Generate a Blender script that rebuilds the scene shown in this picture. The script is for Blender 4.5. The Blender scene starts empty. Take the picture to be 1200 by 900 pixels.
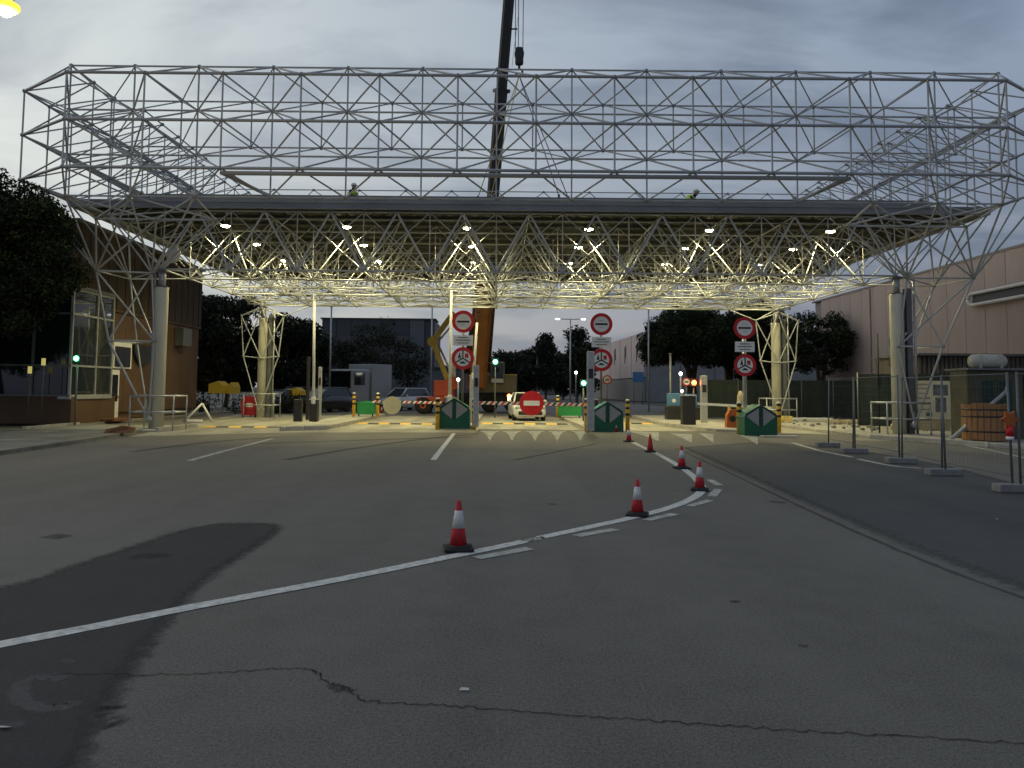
import bpy, bmesh, math, random
import numpy as np
from mathutils import Vector, Matrix, Euler
R = math.radians
random.seed(7)
rng = np.random.default_rng(11)
S = bpy.context.scene
COL = S.collection

# ------------------------------------------------------------------ camera
H = 1.65
F = 900.0                       # focal length in pixels of a 1200 px wide frame
PITCH, ROLL = R(3.8), 0.0091
_fw = Vector((0, math.cos(PITCH), math.sin(PITCH)))
_u0 = Vector((0, -math.sin(PITCH), math.cos(PITCH)))
_r0 = Vector((1, 0, 0))
_rt = math.cos(ROLL) * _r0 + math.sin(ROLL) * _u0
_up = math.cos(ROLL) * _u0 - math.sin(ROLL) * _r0
SX, SY = 0.0132967, -0.0448129
cam_d = bpy.data.cameras.new('camera')
cam = bpy.data.objects.new('camera', cam_d)
COL.objects.link(cam)
cam_d.sensor_fit = 'HORIZONTAL'
cam_d.sensor_width = 36.0
cam_d.lens = 36.0 * F / 1200.0
cam_d.shift_x, cam_d.shift_y = SX, SY
cam_d.clip_start, cam_d.clip_end = 0.1, 6000
m3 = Matrix((_rt, _up, -_fw)).transposed().to_4x4()
m3.translation = (0, 0, H)
cam.matrix_world = m3
S.camera = cam


def ray(px, py):
    xc = (px - 600 + SX * 1200) / F
    yc = -(py - 450 - SY * 1200) / F
    return _rt * xc + _up * yc + _fw


def P(px, py, Y):
    """point of the place seen at a photo pixel, at a distance Y down the road"""
    d = ray(px, py)
    return Vector((0, 0, H)) + d * (Y / d.y)


def G(px, py, z=0.0):
    """point of the ground seen at a photo pixel"""
    d = ray(px, py)
    return Vector((0, 0, H)) + d * ((z - H) / d.z)


# ------------------------------------------------------------------ world, sun, exposure
W = bpy.data.worlds.new('World')
S.world = W
W.use_nodes = True
nt = W.node_tree
nt.nodes.clear()
SUN_AZ = -62.0                  # degrees left of the view axis: where the light went down
SUN_EL = 2.0


def wn(t, **k):
    n = nt.nodes.new(t)
    for a, b in k.items():
        setattr(n, a, b)
    return n


def wmath(op, a, b=None, clamp=False):
    n = wn('ShaderNodeMath', operation=op, use_clamp=clamp)
    for i, v in enumerate((a, b)):
        if v is None:
            continue
        if hasattr(v, 'is_linked') or hasattr(v, 'links'):
            nt.links.new(v, n.inputs[i])
        else:
            n.inputs[i].default_value = v
    return n.outputs[0]


def wmix(fac, c1, c2, blend='MIX'):
    n = wn('ShaderNodeMix', data_type='RGBA', blend_type=blend)
    for sock, v in ((n.inputs[0], fac), (n.inputs[6], c1), (n.inputs[7], c2)):
        if hasattr(v, 'links'):
            nt.links.new(v, sock)
        else:
            sock.default_value = v if not isinstance(v, tuple) else (*v, 1)
    return n.outputs[2]


sky = wn('ShaderNodeTexSky', sky_type='NISHITA')
sky.sun_disc = False
sky.sun_elevation = R(SUN_EL)
sky.sun_rotation = R(SUN_AZ)
sky.air_density, sky.dust_density, sky.ozone_density = 1.2, 2.0, 2.0
tc = wn('ShaderNodeTexCoord')
sep = wn('ShaderNodeSeparateXYZ')
nt.links.new(tc.outputs['Generated'], sep.inputs[0])
# clouds lie on a flat layer: project the view direction onto it
zc = wmath('MAXIMUM', wmath('ADD', sep.outputs[2], 0.26), 0.2)
cx, cy = wmath('DIVIDE', sep.outputs[0], zc), wmath('DIVIDE', sep.outputs[1], zc)
comb = wn('ShaderNodeCombineXYZ')
nt.links.new(cx, comb.inputs[0])
nt.links.new(cy, comb.inputs[1])
n1 = wn('ShaderNodeTexNoise')
n1.inputs['Scale'].default_value = 2.1
n1.inputs['Detail'].default_value = 7.0
n1.inputs['Roughness'].default_value = 0.52
n1.inputs['Distortion'].default_value = 0.5
mp = wn('ShaderNodeMapping')
mp.inputs['Location'].default_value = (3.3, 1.7, 0)
mp.inputs['Scale'].default_value = (0.7, 1.35, 1)
nt.links.new(comb.outputs[0], mp.inputs[0])
nt.links.new(mp.outputs[0], n1.inputs['Vector'])
cr = wn('ShaderNodeValToRGB')
cr.color_ramp.elements[0].position = 0.44
cr.color_ramp.elements[1].position = 0.60
nt.links.new(n1.outputs['Fac'], cr.inputs[0])
# glow on the side where the sun went down
gd = Vector((math.sin(R(SUN_AZ)), math.cos(R(SUN_AZ)), 0.18)).normalized()
vd = wn('ShaderNodeVectorMath', operation='DOT_PRODUCT')
nt.links.new(tc.outputs['Generated'], vd.inputs[0])
vd.inputs[1].default_value = gd
glow = wmath('POWER', wmath('MAXIMUM', wmath('MULTIPLY_ADD', vd.outputs['Value'], 0.5), 0.0), 4.3)
nt.nodes[-1]
# MULTIPLY_ADD third input (0.5) maps -1..1 to 0..1
for n in nt.nodes:
    if n.type == 'MATH' and n.operation == 'MULTIPLY_ADD':
        n.inputs[2].default_value = 0.5
elev = wmath('MULTIPLY', wmath('MAXIMUM', sep.outputs[2], 0.0), 2.4, clamp=True)
low = wmix(elev, (0.188, 0.190, 0.255), (0.235, 0.298, 0.408))
base = wmix(glow, low, (0.80, 0.83, 0.77))
cloud = wmix(glow, (0.112, 0.146, 0.220), (0.50, 0.54, 0.57))
cover = wmath('MULTIPLY', cr.outputs[0], 0.85)
mixed = wmix(cover, base, cloud)
skys = wmix(1.0, sky.outputs[0], (0.055, 0.055, 0.055), 'MULTIPLY')
tot = wmix(1.0, mixed, skys, 'ADD')
bg = wn('ShaderNodeBackground')
bg.inputs['Strength'].default_value = 1.0
out = wn('ShaderNodeOutputWorld')
nt.links.new(tot, bg.inputs['Color'])
nt.links.new(bg.outputs[0], out.inputs['Surface'])

sun_d = bpy.data.lights.new('sun', 'SUN')
sun_d.energy = 0.12
sun_d.angle = R(25)
sun_d.color = (1.0, 0.93, 0.82)
sun = bpy.data.objects.new('sun', sun_d)
COL.objects.link(sun)
sun.rotation_euler = Vector((-math.sin(R(SUN_AZ)), -math.cos(R(SUN_AZ)), -0.25)).to_track_quat('-Z', 'Y').to_euler()

S.view_settings.view_transform = 'Standard'
S.view_settings.look = 'None'
S.view_settings.exposure = 0.0
S.view_settings.gamma = 1.0
S.view_settings.use_curve_mapping = False
S.render.engine = 'CYCLES'
S.cycles.max_bounces = 6
S.cycles.use_denoising = True

# ------------------------------------------------------------------ materials
MATS = {}


def mat(name, col, rough=0.7, metal=0.0, emit=None, es=0.0, var=0.12, scale=6.0, bump=0.0, bscale=40.0,
        col2=None, spec=0.5, trans=0.0, coat=0.0, stretch=(1, 1, 1), space='Object'):
    if name in MATS:
        return MATS[name]
    m = bpy.data.materials.new(name)
    m.use_nodes = True
    t = m.node_tree
    b = t.nodes['Principled BSDF']
    b.inputs['Roughness'].default_value = rough
    b.inputs['Metallic'].default_value = metal
    b.inputs['Specular IOR Level'].default_value = spec
    b.inputs['Transmission Weight'].default_value = trans
    b.inputs['Coat Weight'].default_value = coat
    c = t.nodes.new('ShaderNodeTexCoord')
    mp = t.nodes.new('ShaderNodeMapping')
    mp.inputs['Scale'].default_value = stretch
    t.links.new(c.outputs[space], mp.inputs[0])
    n = t.nodes.new('ShaderNodeTexNoise')
    n.inputs['Scale'].default_value = scale
    n.inputs['Detail'].default_value = 5
    n.inputs['Roughness'].default_value = 0.65
    t.links.new(mp.outputs[0], n.inputs['Vector'])
    r = t.nodes.new('ShaderNodeValToRGB')
    r.color_ramp.elements[0].position = 0.3
    r.color_ramp.elements[1].position = 0.7
    c1 = tuple(x * (1 - var) for x in col)
    c2 = col2 if col2 else tuple(min(1, x * (1 + var)) for x in col)
    r.color_ramp.elements[0].color = (*c1, 1)
    r.color_ramp.elements[1].color = (*c2, 1)
    t.links.new(n.outputs['Fac'], r.inputs[0])
    t.links.new(r.outputs[0], b.inputs['Base Color'])
    if bump:
        n2 = t.nodes.new('ShaderNodeTexNoise')
        n2.inputs['Scale'].default_value = bscale
        n2.inputs['Detail'].default_value = 4
        t.links.new(mp.outputs[0], n2.inputs['Vector'])
        bp = t.nodes.new('ShaderNodeBump')
        bp.inputs['Strength'].default_value = bump
        bp.inputs['Distance'].default_value = 0.02
        t.links.new(n2.outputs['Fac'], bp.inputs['Height'])
        t.links.new(bp.outputs[0], b.inputs['Normal'])
    if emit:
        b.inputs['Emission Color'].default_value = (*emit, 1)
        b.inputs['Emission Strength'].default_value = es
    MATS[name] = m
    return m


def asphalt(name, lo, hi, grain=1.0, soft=0.0):
    """worn asphalt: broad tone, blotches, aggregate speckle, fine relief"""
    m = bpy.data.materials.new(name)
    m.use_nodes = True
    t = m.node_tree
    b = t.nodes['Principled BSDF']
    b.inputs['Roughness'].default_value = 0.85
    b.inputs['Specular IOR Level'].default_value = 0.3
    c = t.nodes.new('ShaderNodeTexCoord')

    def noise(sc, det, rough, st=(1, 1, 1)):
        mp = t.nodes.new('ShaderNodeMapping')
        mp.inputs['Scale'].default_value = st
        t.links.new(c.outputs['Object'], mp.inputs[0])
        n = t.nodes.new('ShaderNodeTexNoise')
        n.inputs['Scale'].default_value = sc
        n.inputs['Detail'].default_value = det
        n.inputs['Roughness'].default_value = rough
        t.links.new(mp.outputs[0], n.inputs['Vector'])
        return n.outputs['Fac']

    def mth(op, a, bb):
        n = t.nodes.new('ShaderNodeMath')
        n.operation = op
        for i, v in enumerate((a, bb)):
            if hasattr(v, 'links'):
                t.links.new(v, n.inputs[i])
            else:
                n.inputs[i].default_value = v
        return n.outputs[0]
    broad = noise(0.22, 5, 0.6, (1.0, 0.45, 1))
    blot = noise(2.2, 6, 0.7)
    spk = noise(48.0, 6, 0.85)
    pit = noise(140.0, 2, 0.7)
    tyre = noise(0.9, 3, 0.5, (1.0, 0.06, 1))
    v = mth('ADD', mth('MULTIPLY', broad, 0.42), mth('MULTIPLY', blot, 0.24))
    v = mth('ADD', v, mth('MULTIPLY', tyre, 0.24))
    v = mth('ADD', v, mth('MULTIPLY', mth('SUBTRACT', spk, 0.36), 0.95 * grain))
    v = mth('ADD', v, mth('MULTIPLY', mth('SUBTRACT', pit, 0.5), 0.9 * grain))
    r = t.nodes.new('ShaderNodeValToRGB')
    r.color_ramp.elements[0].position = 0.22
    r.color_ramp.elements[1].position = 0.80
    r.color_ramp.elements[0].color = (*lo, 1)
    r.color_ramp.elements[1].color = (*hi, 1)
    t.links.new(v, r.inputs[0])
    t.links.new(r.outputs[0], b.inputs['Base Color'])
    bp = t.nodes.new('ShaderNodeBump')
    bp.inputs['Strength'].default_value = 0.7
    bp.inputs['Distance'].default_value = 0.008
    t.links.new(spk, bp.inputs['Height'])
    t.links.new(bp.outputs[0], b.inputs['Normal'])
    if soft:                                      # fades out in a ragged way towards the border of the sheet
        at = t.nodes.new('ShaderNodeAttribute')
        at.attribute_name = 'inner'
        edge_n = noise(9.0, 6, 0.75)
        al = mth('ADD', mth('MULTIPLY', at.outputs['Fac'], 2.2), mth('MULTIPLY', mth('SUBTRACT', edge_n, 0.5), 2.4))
        al = mth('SUBTRACT', al, 0.55)
        n = t.nodes.new('ShaderNodeClamp')
        t.links.new(mth('MULTIPLY', al, soft), n.inputs[0])
        t.links.new(n.outputs[0], b.inputs['Alpha'])
    MATS[name] = m
    return m


asphalt('asphalt', (0.020, 0.0188, 0.0165), (0.200, 0.188, 0.162), 1.45)
asphalt('asphalt_dark', (0.010, 0.0105, 0.011), (0.066, 0.066, 0.065), 0.8)
asphalt('patch_soft', (0.009, 0.0095, 0.010), (0.066, 0.066, 0.065), 0.8, 0.8)
asphalt('lane_soft', (0.018, 0.018, 0.018), (0.118, 0.118, 0.115), 0.9, 0.8)
asphalt('mark_soft', (0.012, 0.012, 0.012), (0.060, 0.060, 0.058), 0.8, 0.24)
asphalt('crack_soft', (0.004, 0.004, 0.004), (0.014, 0.014, 0.014), 0.8, 0.42)
asphalt('pale_soft', (0.03, 0.03, 0.0285), (0.15, 0.147, 0.138), 0.9, 0.45)
asphalt('asphalt_lane', (0.018, 0.018, 0.018), (0.112, 0.112, 0.109), 0.9)
mat('soil', (0.07, 0.065, 0.05), 0.95, var=0.5, scale=0.6, bump=0.4, bscale=6)
mat('concrete', (0.36, 0.345, 0.30), 0.85, var=0.28, scale=1.3, bump=0.2, bscale=25)
mat('concrete_apron', (0.29, 0.275, 0.225), 0.8, var=0.38, scale=0.7, bump=0.15, bscale=18, stretch=(1.6, .35, 1))
mat('foot_grey', (0.24, 0.235, 0.22), 0.9, var=0.25, scale=5, bump=.2)
mat('kerb', (0.42, 0.40, 0.35), 0.85, var=0.25, scale=2.5, bump=0.25, bscale=30)
mat('pave', (0.20, 0.19, 0.165), 0.9, var=0.4, scale=0.9, bump=0.25, bscale=18)
mat('paint_white', (0.58, 0.575, 0.53), 0.75, var=0.38, scale=14, bump=0.15, bscale=60)
mat('paint_white_worn', (0.40, 0.40, 0.36), 0.75, var=0.5, scale=7)
mat('tooth', (0.30, 0.30, 0.27), 0.8, var=0.5, scale=6)
mat('tar', (0.028, 0.028, 0.028), 0.6, var=0.2)
mat('stain_pale', (0.085, 0.084, 0.08), 0.9, var=0.5, scale=5)
mat('steel_tube', (0.43, 0.44, 0.44), 0.45, metal=0.15, var=0.2, scale=1.4)
mat('steel_tube_big', (0.36, 0.37, 0.375), 0.45, metal=0.15, var=0.2, scale=1.4)
mat('steel_node', (0.28, 0.285, 0.285), 0.45, metal=0.3)
mat('galv', (0.42, 0.43, 0.43), 0.45, metal=0.5, var=0.2)
mat('galv_dark', (0.16, 0.165, 0.17), 0.5, metal=0.4, var=0.2)
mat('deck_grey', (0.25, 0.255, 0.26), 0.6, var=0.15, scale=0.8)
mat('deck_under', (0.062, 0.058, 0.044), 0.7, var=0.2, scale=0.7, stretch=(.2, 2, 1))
mat('purlin', (0.10, 0.097, 0.075), 0.6, var=0.15)
mat('column_white', (0.60, 0.58, 0.47), 0.7, var=0.15, scale=1.5, stretch=(1, 1, .3), bump=.1)
mat('black', (0.012, 0.012, 0.013), 0.5, var=0.1)
mat('rubber', (0.016, 0.016, 0.016), 0.8, var=0.2)
mat('plastic_black', (0.02, 0.02, 0.021), 0.45, var=0.15)
mat('sign_red', (0.56, 0.012, 0.016), 0.45, var=0.1)
mat('sign_white', (0.82, 0.82, 0.79), 0.5, var=0.06)
mat('sign_black', (0.015, 0.015, 0.015), 0.5)
mat('sign_back', (0.28, 0.27, 0.22), 0.5, var=.1)
mat('cone_red', (0.48, 0.016, 0.024), 0.6, var=0.35, scale=11)
mat('cone_white', (0.60, 0.59, 0.57), 0.5, var=0.32, scale=12)
mat('green_booth', (0.003, 0.105, 0.052), 0.4, var=0.15, scale=3)
mat('green_dark', (0.002, 0.055, 0.03), 0.4, var=0.15)
mat('arrow_grey', (0.30, 0.30, 0.30), 0.55, var=0.12, scale=5)
mat('yellow', (0.70, 0.42, 0.03), 0.5, var=0.15)
mat('yellow_pale', (0.72, 0.55, 0.16), 0.6, var=0.15)
mat('orange', (0.45, 0.11, 0.015), 0.55, var=0.15)
mat('bin_green', (0.02, 0.24, 0.07), 0.45, var=0.15)
mat('bin_red', (0.42, 0.02, 0.03), 0.5, var=0.15)
mat('blue_box', (0.08, 0.20, 0.36), 0.5, var=0.15)
mat('white_paint', (0.70, 0.70, 0.68), 0.4, var=0.08)
mat('car_white', (0.74, 0.74, 0.73), 0.25, var=0.04, coat=0.6)
mat('car_dark', (0.020, 0.021, 0.024), 0.25, var=0.1, coat=0.6)
mat('car_grey', (0.10, 0.105, 0.11), 0.3, var=0.1, coat=0.5)
mat('glass_dark', (0.010, 0.012, 0.014), 0.06, var=0.05, spec=0.9)
mat('glass_bay', (0.030, 0.036, 0.042), 0.04, metal=0.35, var=0.05, spec=1.0)
mat('brown_wall', (0.092, 0.050, 0.021), 0.6, var=0.2, scale=1.0, stretch=(1, 1, .15), bump=.08, bscale=12)
mat('brown_board', (0.055, 0.036, 0.021), 0.7, var=0.35, scale=2.0, stretch=(3, 3, .25), bump=.25, bscale=18)
mat('plinth_dark', (0.10, 0.085, 0.07), 0.85, var=.2)
mat('pink_panel', (0.43, 0.345, 0.31), 0.75, var=0.12, scale=0.6, stretch=(1, 1, .15), bump=.1, bscale=9)
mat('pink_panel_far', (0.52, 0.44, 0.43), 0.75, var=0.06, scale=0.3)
mat('grey_clad', (0.24, 0.23, 0.225), 0.75, var=0.12, scale=0.4)
mat('grey_plinth', (0.20, 0.195, 0.19), 0.8, var=0.12)
mat('dark_clad', (0.05, 0.052, 0.057), 0.55, var=0.15, scale=0.3)
mat('pale_clad', (0.11, 0.115, 0.125), 0.6, var=0.1)
mat('joint', (0.05, 0.045, 0.045), 0.8)
mat('fence_net', (0.020, 0.030, 0.028), 0.8, var=0.3, scale=3)
mat('fence_green', (0.022, 0.05, 0.04), 0.7, var=0.2)
mat('hut_olive', (0.085, 0.080, 0.050), 0.75, var=0.25, scale=2)
mat('hut_green', (0.016, 0.040, 0.032), 0.7, var=0.2)
mat('hut_grey', (0.085, 0.08, 0.078), 0.7, var=0.25, scale=1.2, stretch=(4, 4, .3))
mat('tank', (0.45, 0.44, 0.38), 0.5, var=0.15)
mat('wood', (0.30, 0.15, 0.06), 0.8, var=0.35, scale=3, stretch=(4, 4, .4), bump=.2)
mat('poster', (0.52, 0.50, 0.41), 0.6, var=0.1)
mat('poster_print', (0.24, 0.235, 0.20), 0.6, var=0.4, scale=6)
mat('poster_photo', (0.10, 0.12, 0.15), 0.6, var=0.7, scale=7)
mat('bark', (0.085, 0.065, 0.05), 0.95, var=0.35, scale=6, stretch=(1, 1, .2), bump=.5, bscale=14)
mat('pine', (0.010, 0.018, 0.008), 0.8, var=0.5, scale=1.4, spec=.2)
mat('pine_b', (0.042, 0.058, 0.020), 0.8, var=0.5, scale=1.4, spec=.2)
mat('leaf', (0.016, 0.021, 0.012), 0.8, var=0.5, scale=1.0, spec=.2)
mat('leaf_b', (0.036, 0.044, 0.022), 0.8, var=0.5, scale=1.0, spec=.2)
mat('hedge', (0.018, 0.026, 0.014), 0.85, var=0.5, scale=2, spec=.2)
mat('crane_orange', (0.34, 0.135, 0.028), 0.45, var=0.15, scale=2)
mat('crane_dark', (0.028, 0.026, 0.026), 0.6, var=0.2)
mat('crane_olive', (0.22, 0.20, 0.11), 0.55, var=0.15)
mat('lift_yellow', (0.40, 0.30, 0.07), 0.5, var=0.15)
mat('lift_red', (0.45, 0.07, 0.03), 0.5, var=0.15)
mat('crane_brown', (0.13, 0.05, 0.02), 0.5, var=0.2)
mat('truck_grey', (0.38, 0.385, 0.39), 0.5, var=0.1)
mat('vest', (0.55, 0.75, 0.04), 0.6, var=0.1)
mat('cloth_dark', (0.03, 0.032, 0.045), 0.9)
mat('skin', (0.42, 0.26, 0.18), 0.6)
mat('helmet', (0.65, 0.65, 0.62), 0.4)
mat('rust', (0.20, 0.09, 0.04), 0.9, var=.4)
mat('roof_tile', (0.16, 0.10, 0.08), 0.9, var=.3)
mat('house_wall', (0.22, 0.20, 0.18), 0.9, var=.15)
mat('timber_pale', (0.42, 0.36, 0.24), 0.85, var=.25)
mat('lamp_lens', (0.9, 0.85, 0.6), 0.4, emit=(1.0, 0.92, 0.58), es=40.0)
mat('lamp_body', (0.30, 0.30, 0.29), 0.5)
mat('street_lens', (1.0, 0.8, 0.2), 0.4, emit=(1.0, 0.80, 0.25), es=30.0)
mat('street_halo', (1.0, 0.7, 0.1), 0.4, emit=(1.0, 0.72, 0.05), es=1.3)  # emissive yellow for the painted halo of the street lamp
mat('led_green', (0.1, 0.9, 0.4), 0.4, emit=(0.10, 1.0, 0.42), es=14.0)
mat('led_red', (0.9, 0.1, 0.05), 0.4, emit=(1.0, 0.13, 0.03), es=14.0)
mat('led_amber', (0.9, 0.6, 0.2), 0.4, emit=(1.0, 0.60, 0.20), es=14.0)
mat('led_white', (0.9, 0.9, 0.8), 0.4, emit=(1.0, 0.97, 0.85), es=6.0)
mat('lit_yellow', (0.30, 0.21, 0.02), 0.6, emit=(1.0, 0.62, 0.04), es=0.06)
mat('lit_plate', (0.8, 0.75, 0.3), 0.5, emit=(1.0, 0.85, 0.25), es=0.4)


# ------------------------------------------------------------------ mesh builder
def ortho(d):
    d = Vector(d).normalized()
    h = Vector((0, 0, 1)) if abs(d.z) < 0.95 else Vector((1, 0, 0))
    x = d.cross(h).normalized()
    return x, d.cross(x).normalized(), d


class MB:
    def __init__(self):
        self.v, self.f, self.m, self.s = [], [], [], []
        self.mats = []

    def mi(self, m):
        if m not in self.mats:
            self.mats.append(m)
        return self.mats.index(m)

    def add(self, vs, fs, m, smooth=False):
        o = len(self.v)
        self.v += [tuple(v) for v in vs]
        i = self.mi(m)
        for f in fs:
            self.f.append(tuple(o + k for k in f))
            self.m.append(i)
            self.s.append(smooth)
        return self

    def box(self, c, s, m, rz=0.0, bev=0.0, rot=None):
        c = Vector(c)
        hx, hy, hz = s[0] / 2, s[1] / 2, s[2] / 2
        M = rot.to_matrix() if rot is not None else Matrix.Rotation(rz, 3, 'Z')
        if bev <= 0:
            vs = [c + M @ Vector((x * hx, y * hy, z * hz)) for z in (-1, 1) for x, y in ((-1, -1), (1, -1), (1, 1), (-1, 1))]
            fs = [(3, 2, 1, 0), (4, 5, 6, 7), (0, 1, 5, 4), (1, 2, 6, 5), (2, 3, 7, 6), (3, 0, 4, 7)]
            return self.add(vs, fs, m)
        b = min(bev, hx * .9, hy * .9, hz * .9)
        bm = bmesh.new()
        bmesh.ops.create_cube(bm, size=2.0)
        for v in bm.verts:
            v.co = Vector((v.co.x * hx, v.co.y * hy, v.co.z * hz))
        bmesh.ops.bevel(bm, geom=bm.edges[:], offset=b, segments=2, affect='EDGES', profile=0.5)
        bm.verts.index_update()
        vs = [c + M @ v.co for v in bm.verts]
        fs = [tuple(v.index for v in f.verts) for f in bm.faces]
        bm.free()
        return self.add(vs, fs, m)

    def cyl(self, a, b, r1, m, r2=None, n=8, caps=True, smooth=True):
        a, b = Vector(a), Vector(b)
        r2 = r1 if r2 is None else r2
        x, y, d = ortho(b - a)
        vs = []
        for p, r in ((a, r1), (b, r2)):
            for k in range(n):
                t = 2 * math.pi * k / n
                vs.append(p + x * (r * math.cos(t)) + y * (r * math.sin(t)))
        o = len(self.v)
        self.add(vs, [(k, (k + 1) % n, n + (k + 1) % n, n + k) for k in range(n)], m, smooth)
        if caps:
            i = self.mi(m)
            for f in (tuple(o + k for k in range(n - 1, -1, -1)), tuple(o + n + k for k in range(n))):
                self.f.append(f)
                self.m.append(i)
                self.s.append(False)
        return self

    def prism(self, pts, d, m, caps=True):
        """polygon pts (3-D, planar) extruded by vector d"""
        n = len(pts)
        d = Vector(d)
        vs = [Vector(p) for p in pts] + [Vector(p) + d for p in pts]
        fs = [(k, (k + 1) % n, n + (k + 1) % n, n + k) for k in range(n)]
        if caps:
            fs += [tuple(range(n - 1, -1, -1)), tuple(range(n, 2 * n))]
        return self.add(vs, fs, m)

    def poly(self, pts, m):
        return self.add(pts, [tuple(range(len(pts)))], m)

    def lathe(self, prof, m, c=(0, 0, 0), n=16, axis=(0, 0, 1), smooth=True):
        """prof: (radius, height) pairs along axis"""
        c = Vector(c)
        x, y, d = ortho(axis)
        vs = []
        for r, h in prof:
            for k in range(n):
                t = 2 * math.pi * k / n
                vs.append(c + d * h + x * (r * math.cos(t)) + y * (r * math.sin(t)))
        fs = []
        for j in range(len(prof) - 1):
            for k in range(n):
                fs.append((j * n + k, j * n + (k + 1) % n, (j + 1) * n + (k + 1) % n, (j + 1) * n + k))
        fs.append(tuple(range(n - 1, -1, -1)))
        fs.append(tuple((len(prof) - 1) * n + k for k in range(n)))
        return self.add(vs, fs, m, smooth)

    def ball(self, c, r, m, n=10, sc=(1, 1, 1)):
        k = max(4, n // 2)
        c = Vector(c)
        vs, fs = [], []
        for j in range(k + 1):
            th = math.pi * j / k
            for i in range(n):
                ph = 2 * math.pi * i / n
                vs.append(c + Vector((sc[0] * r * math.sin(th) * math.cos(ph), sc[1] * r * math.sin(th) * math.sin(ph), sc[2] * r * math.cos(th))))
        for j in range(k):
            for i in range(n):
                fs.append((j * n + i, (j + 1) * n + i, (j + 1) * n + (i + 1) % n, j * n + (i + 1) % n))
        return self.add(vs, fs, m, True)

    def disc(self, c, r, t, m, axis=(0, -1, 0), n=28, r_in=0.0):
        """thin disc (or ring) of thickness t"""
        c = Vector(c)
        x, y, d = ortho(axis)
        if r_in <= 0:
            return self.cyl(c, c + d * t, r, m, n=n, smooth=False)
        vs = []
        for rr, h in ((r, 0), (r, t), (r_in, t), (r_in, 0)):
            for k in range(n):
                a = 2 * math.pi * k / n
                vs.append(c + d * h + x * (rr * math.cos(a)) + y * (rr * math.sin(a)))
        fs = []
        for j in range(4):
            for k in range(n):
                fs.append((j * n + k, j * n + (k + 1) % n, ((j + 1) % 4) * n + (k + 1) % n, ((j + 1) % 4) * n + k))
        return self.add(vs, fs, m)

    def mesh(self, name):
        me = bpy.data.meshes.new(name)
        me.from_pydata(self.v, [], self.f)
        for mm in self.mats:
            me.materials.append(MATS[mm])
        me.polygons.foreach_set('material_index', self.m)
        me.polygons.foreach_set('use_smooth', self.s)
        bm = bmesh.new()
        bm.from_mesh(me)
        bmesh.ops.recalc_face_normals(bm, faces=bm.faces[:])
        bm.to_mesh(me)
        bm.free()
        me.update()
        return me

    def build(self, name, parent=None, loc=(0, 0, 0), rz=0.0):
        o = bpy.data.objects.new(name, self.mesh(name))
        COL.objects.link(o)
        o.location = loc
        o.rotation_euler = (0, 0, rz)
        if parent is not None:
            o.parent = parent
        return o


def tag(o, label, cat, group=None):
    o['label'] = label
    o['category'] = cat
    if group:
        o['group'] = group
    return o


def struct(o):
    o['kind'] = 'structure'
    return o


def stuff(o):
    o['kind'] = 'stuff'
    return o


def thing(name, label, cat, loc=(0, 0, 0), rz=0.0, group=None):
    o = bpy.data.objects.new(name, None)
    o.empty_display_size = 0.2
    COL.objects.link(o)
    o.location = loc
    o.rotation_euler = (0, 0, rz)
    return tag(o, label, cat, group)


def inst(name, me, parent=None, loc=(0, 0, 0), rot=None, sc=None):
    o = bpy.data.objects.new(name, me)
    COL.objects.link(o)
    o.location = loc
    if rot is not None:
        o.rotation_euler = rot
    if sc is not None:
        o.scale = sc
    if parent is not None:
        o.parent = parent
    return o


def copy_tree(o, parent=None):
    c = o.copy()
    COL.objects.link(c)
    if parent is not None:
        c.parent = parent
    for ch in o.children:
        copy_tree(ch, c)
    return c


def lamp(name, parent, loc, energy, color, radius=0.1, kind='POINT', spot=None, rot=None):
    d = bpy.data.lights.new(name, kind)
    d.energy = energy
    d.color = color
    d.shadow_soft_size = radius
    if spot:
        d.spot_size = R(spot)
        d.spot_blend = 0.6
    o = bpy.data.objects.new(name, d)
    COL.objects.link(o)
    o.location = loc
    if rot is not None:
        o.rotation_euler = rot
    o.parent = parent
    return o
# ------------------------------------------------------------------ ground, road, pavements
def sheet(name, pts, m, z, parent=None):
    b = MB()
    b.poly([(p[0], p[1], z) for p in pts], m)
    return b.build(name, parent)


def smooth_line(pts, n=8):
    """Catmull-Rom through 2-D points"""
    out = []
    q = [Vector((p[0], p[1])) for p in pts]
    for i in range(len(q) - 1):
        p0, p1, p2, p3 = q[max(0, i - 1)], q[i], q[i + 1], q[min(len(q) - 1, i + 2)]
        for k in range(n):
            t = k / n
            out.append(0.5 * ((2 * p1) + (p2 - p0) * t + (2 * p0 - 5 * p1 + 4 * p2 - p3) * t * t + (3 * p1 - p0 - 3 * p2 + p3) * t ** 3))
    out.append(q[-1])
    return out


def ribbon(name, pts, w, m, z, parent, jag=0.0):
    b = MB()
    L, Rr = [], []
    for i, p in enumerate(pts):
        a, c = pts[max(0, i - 1)], pts[min(len(pts) - 1, i + 1)]
        d = (c - a)
        d = d.normalized() if d.length > 1e-6 else Vector((1, 0))
        nrm = Vector((-d.y, d.x))
        w1 = w / 2 * (1 + random.uniform(-jag, jag))
        w2 = w / 2 * (1 + random.uniform(-jag, jag))
        L.append((p.x + nrm.x * w1, p.y + nrm.y * w1, z))
        Rr.append((p.x - nrm.x * w2, p.y - nrm.y * w2, z))
    n = len(L)
    b.add(L + Rr, [(i, i + 1, n + i + 1, n + i) for i in range(n - 1)], m)
    return b.build(name, parent)


def set_inner(o, vals):
    at = o.data.attributes.new('inner', 'FLOAT', 'POINT')
    at.data.foreach_set('value', vals)
    return o


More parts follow.
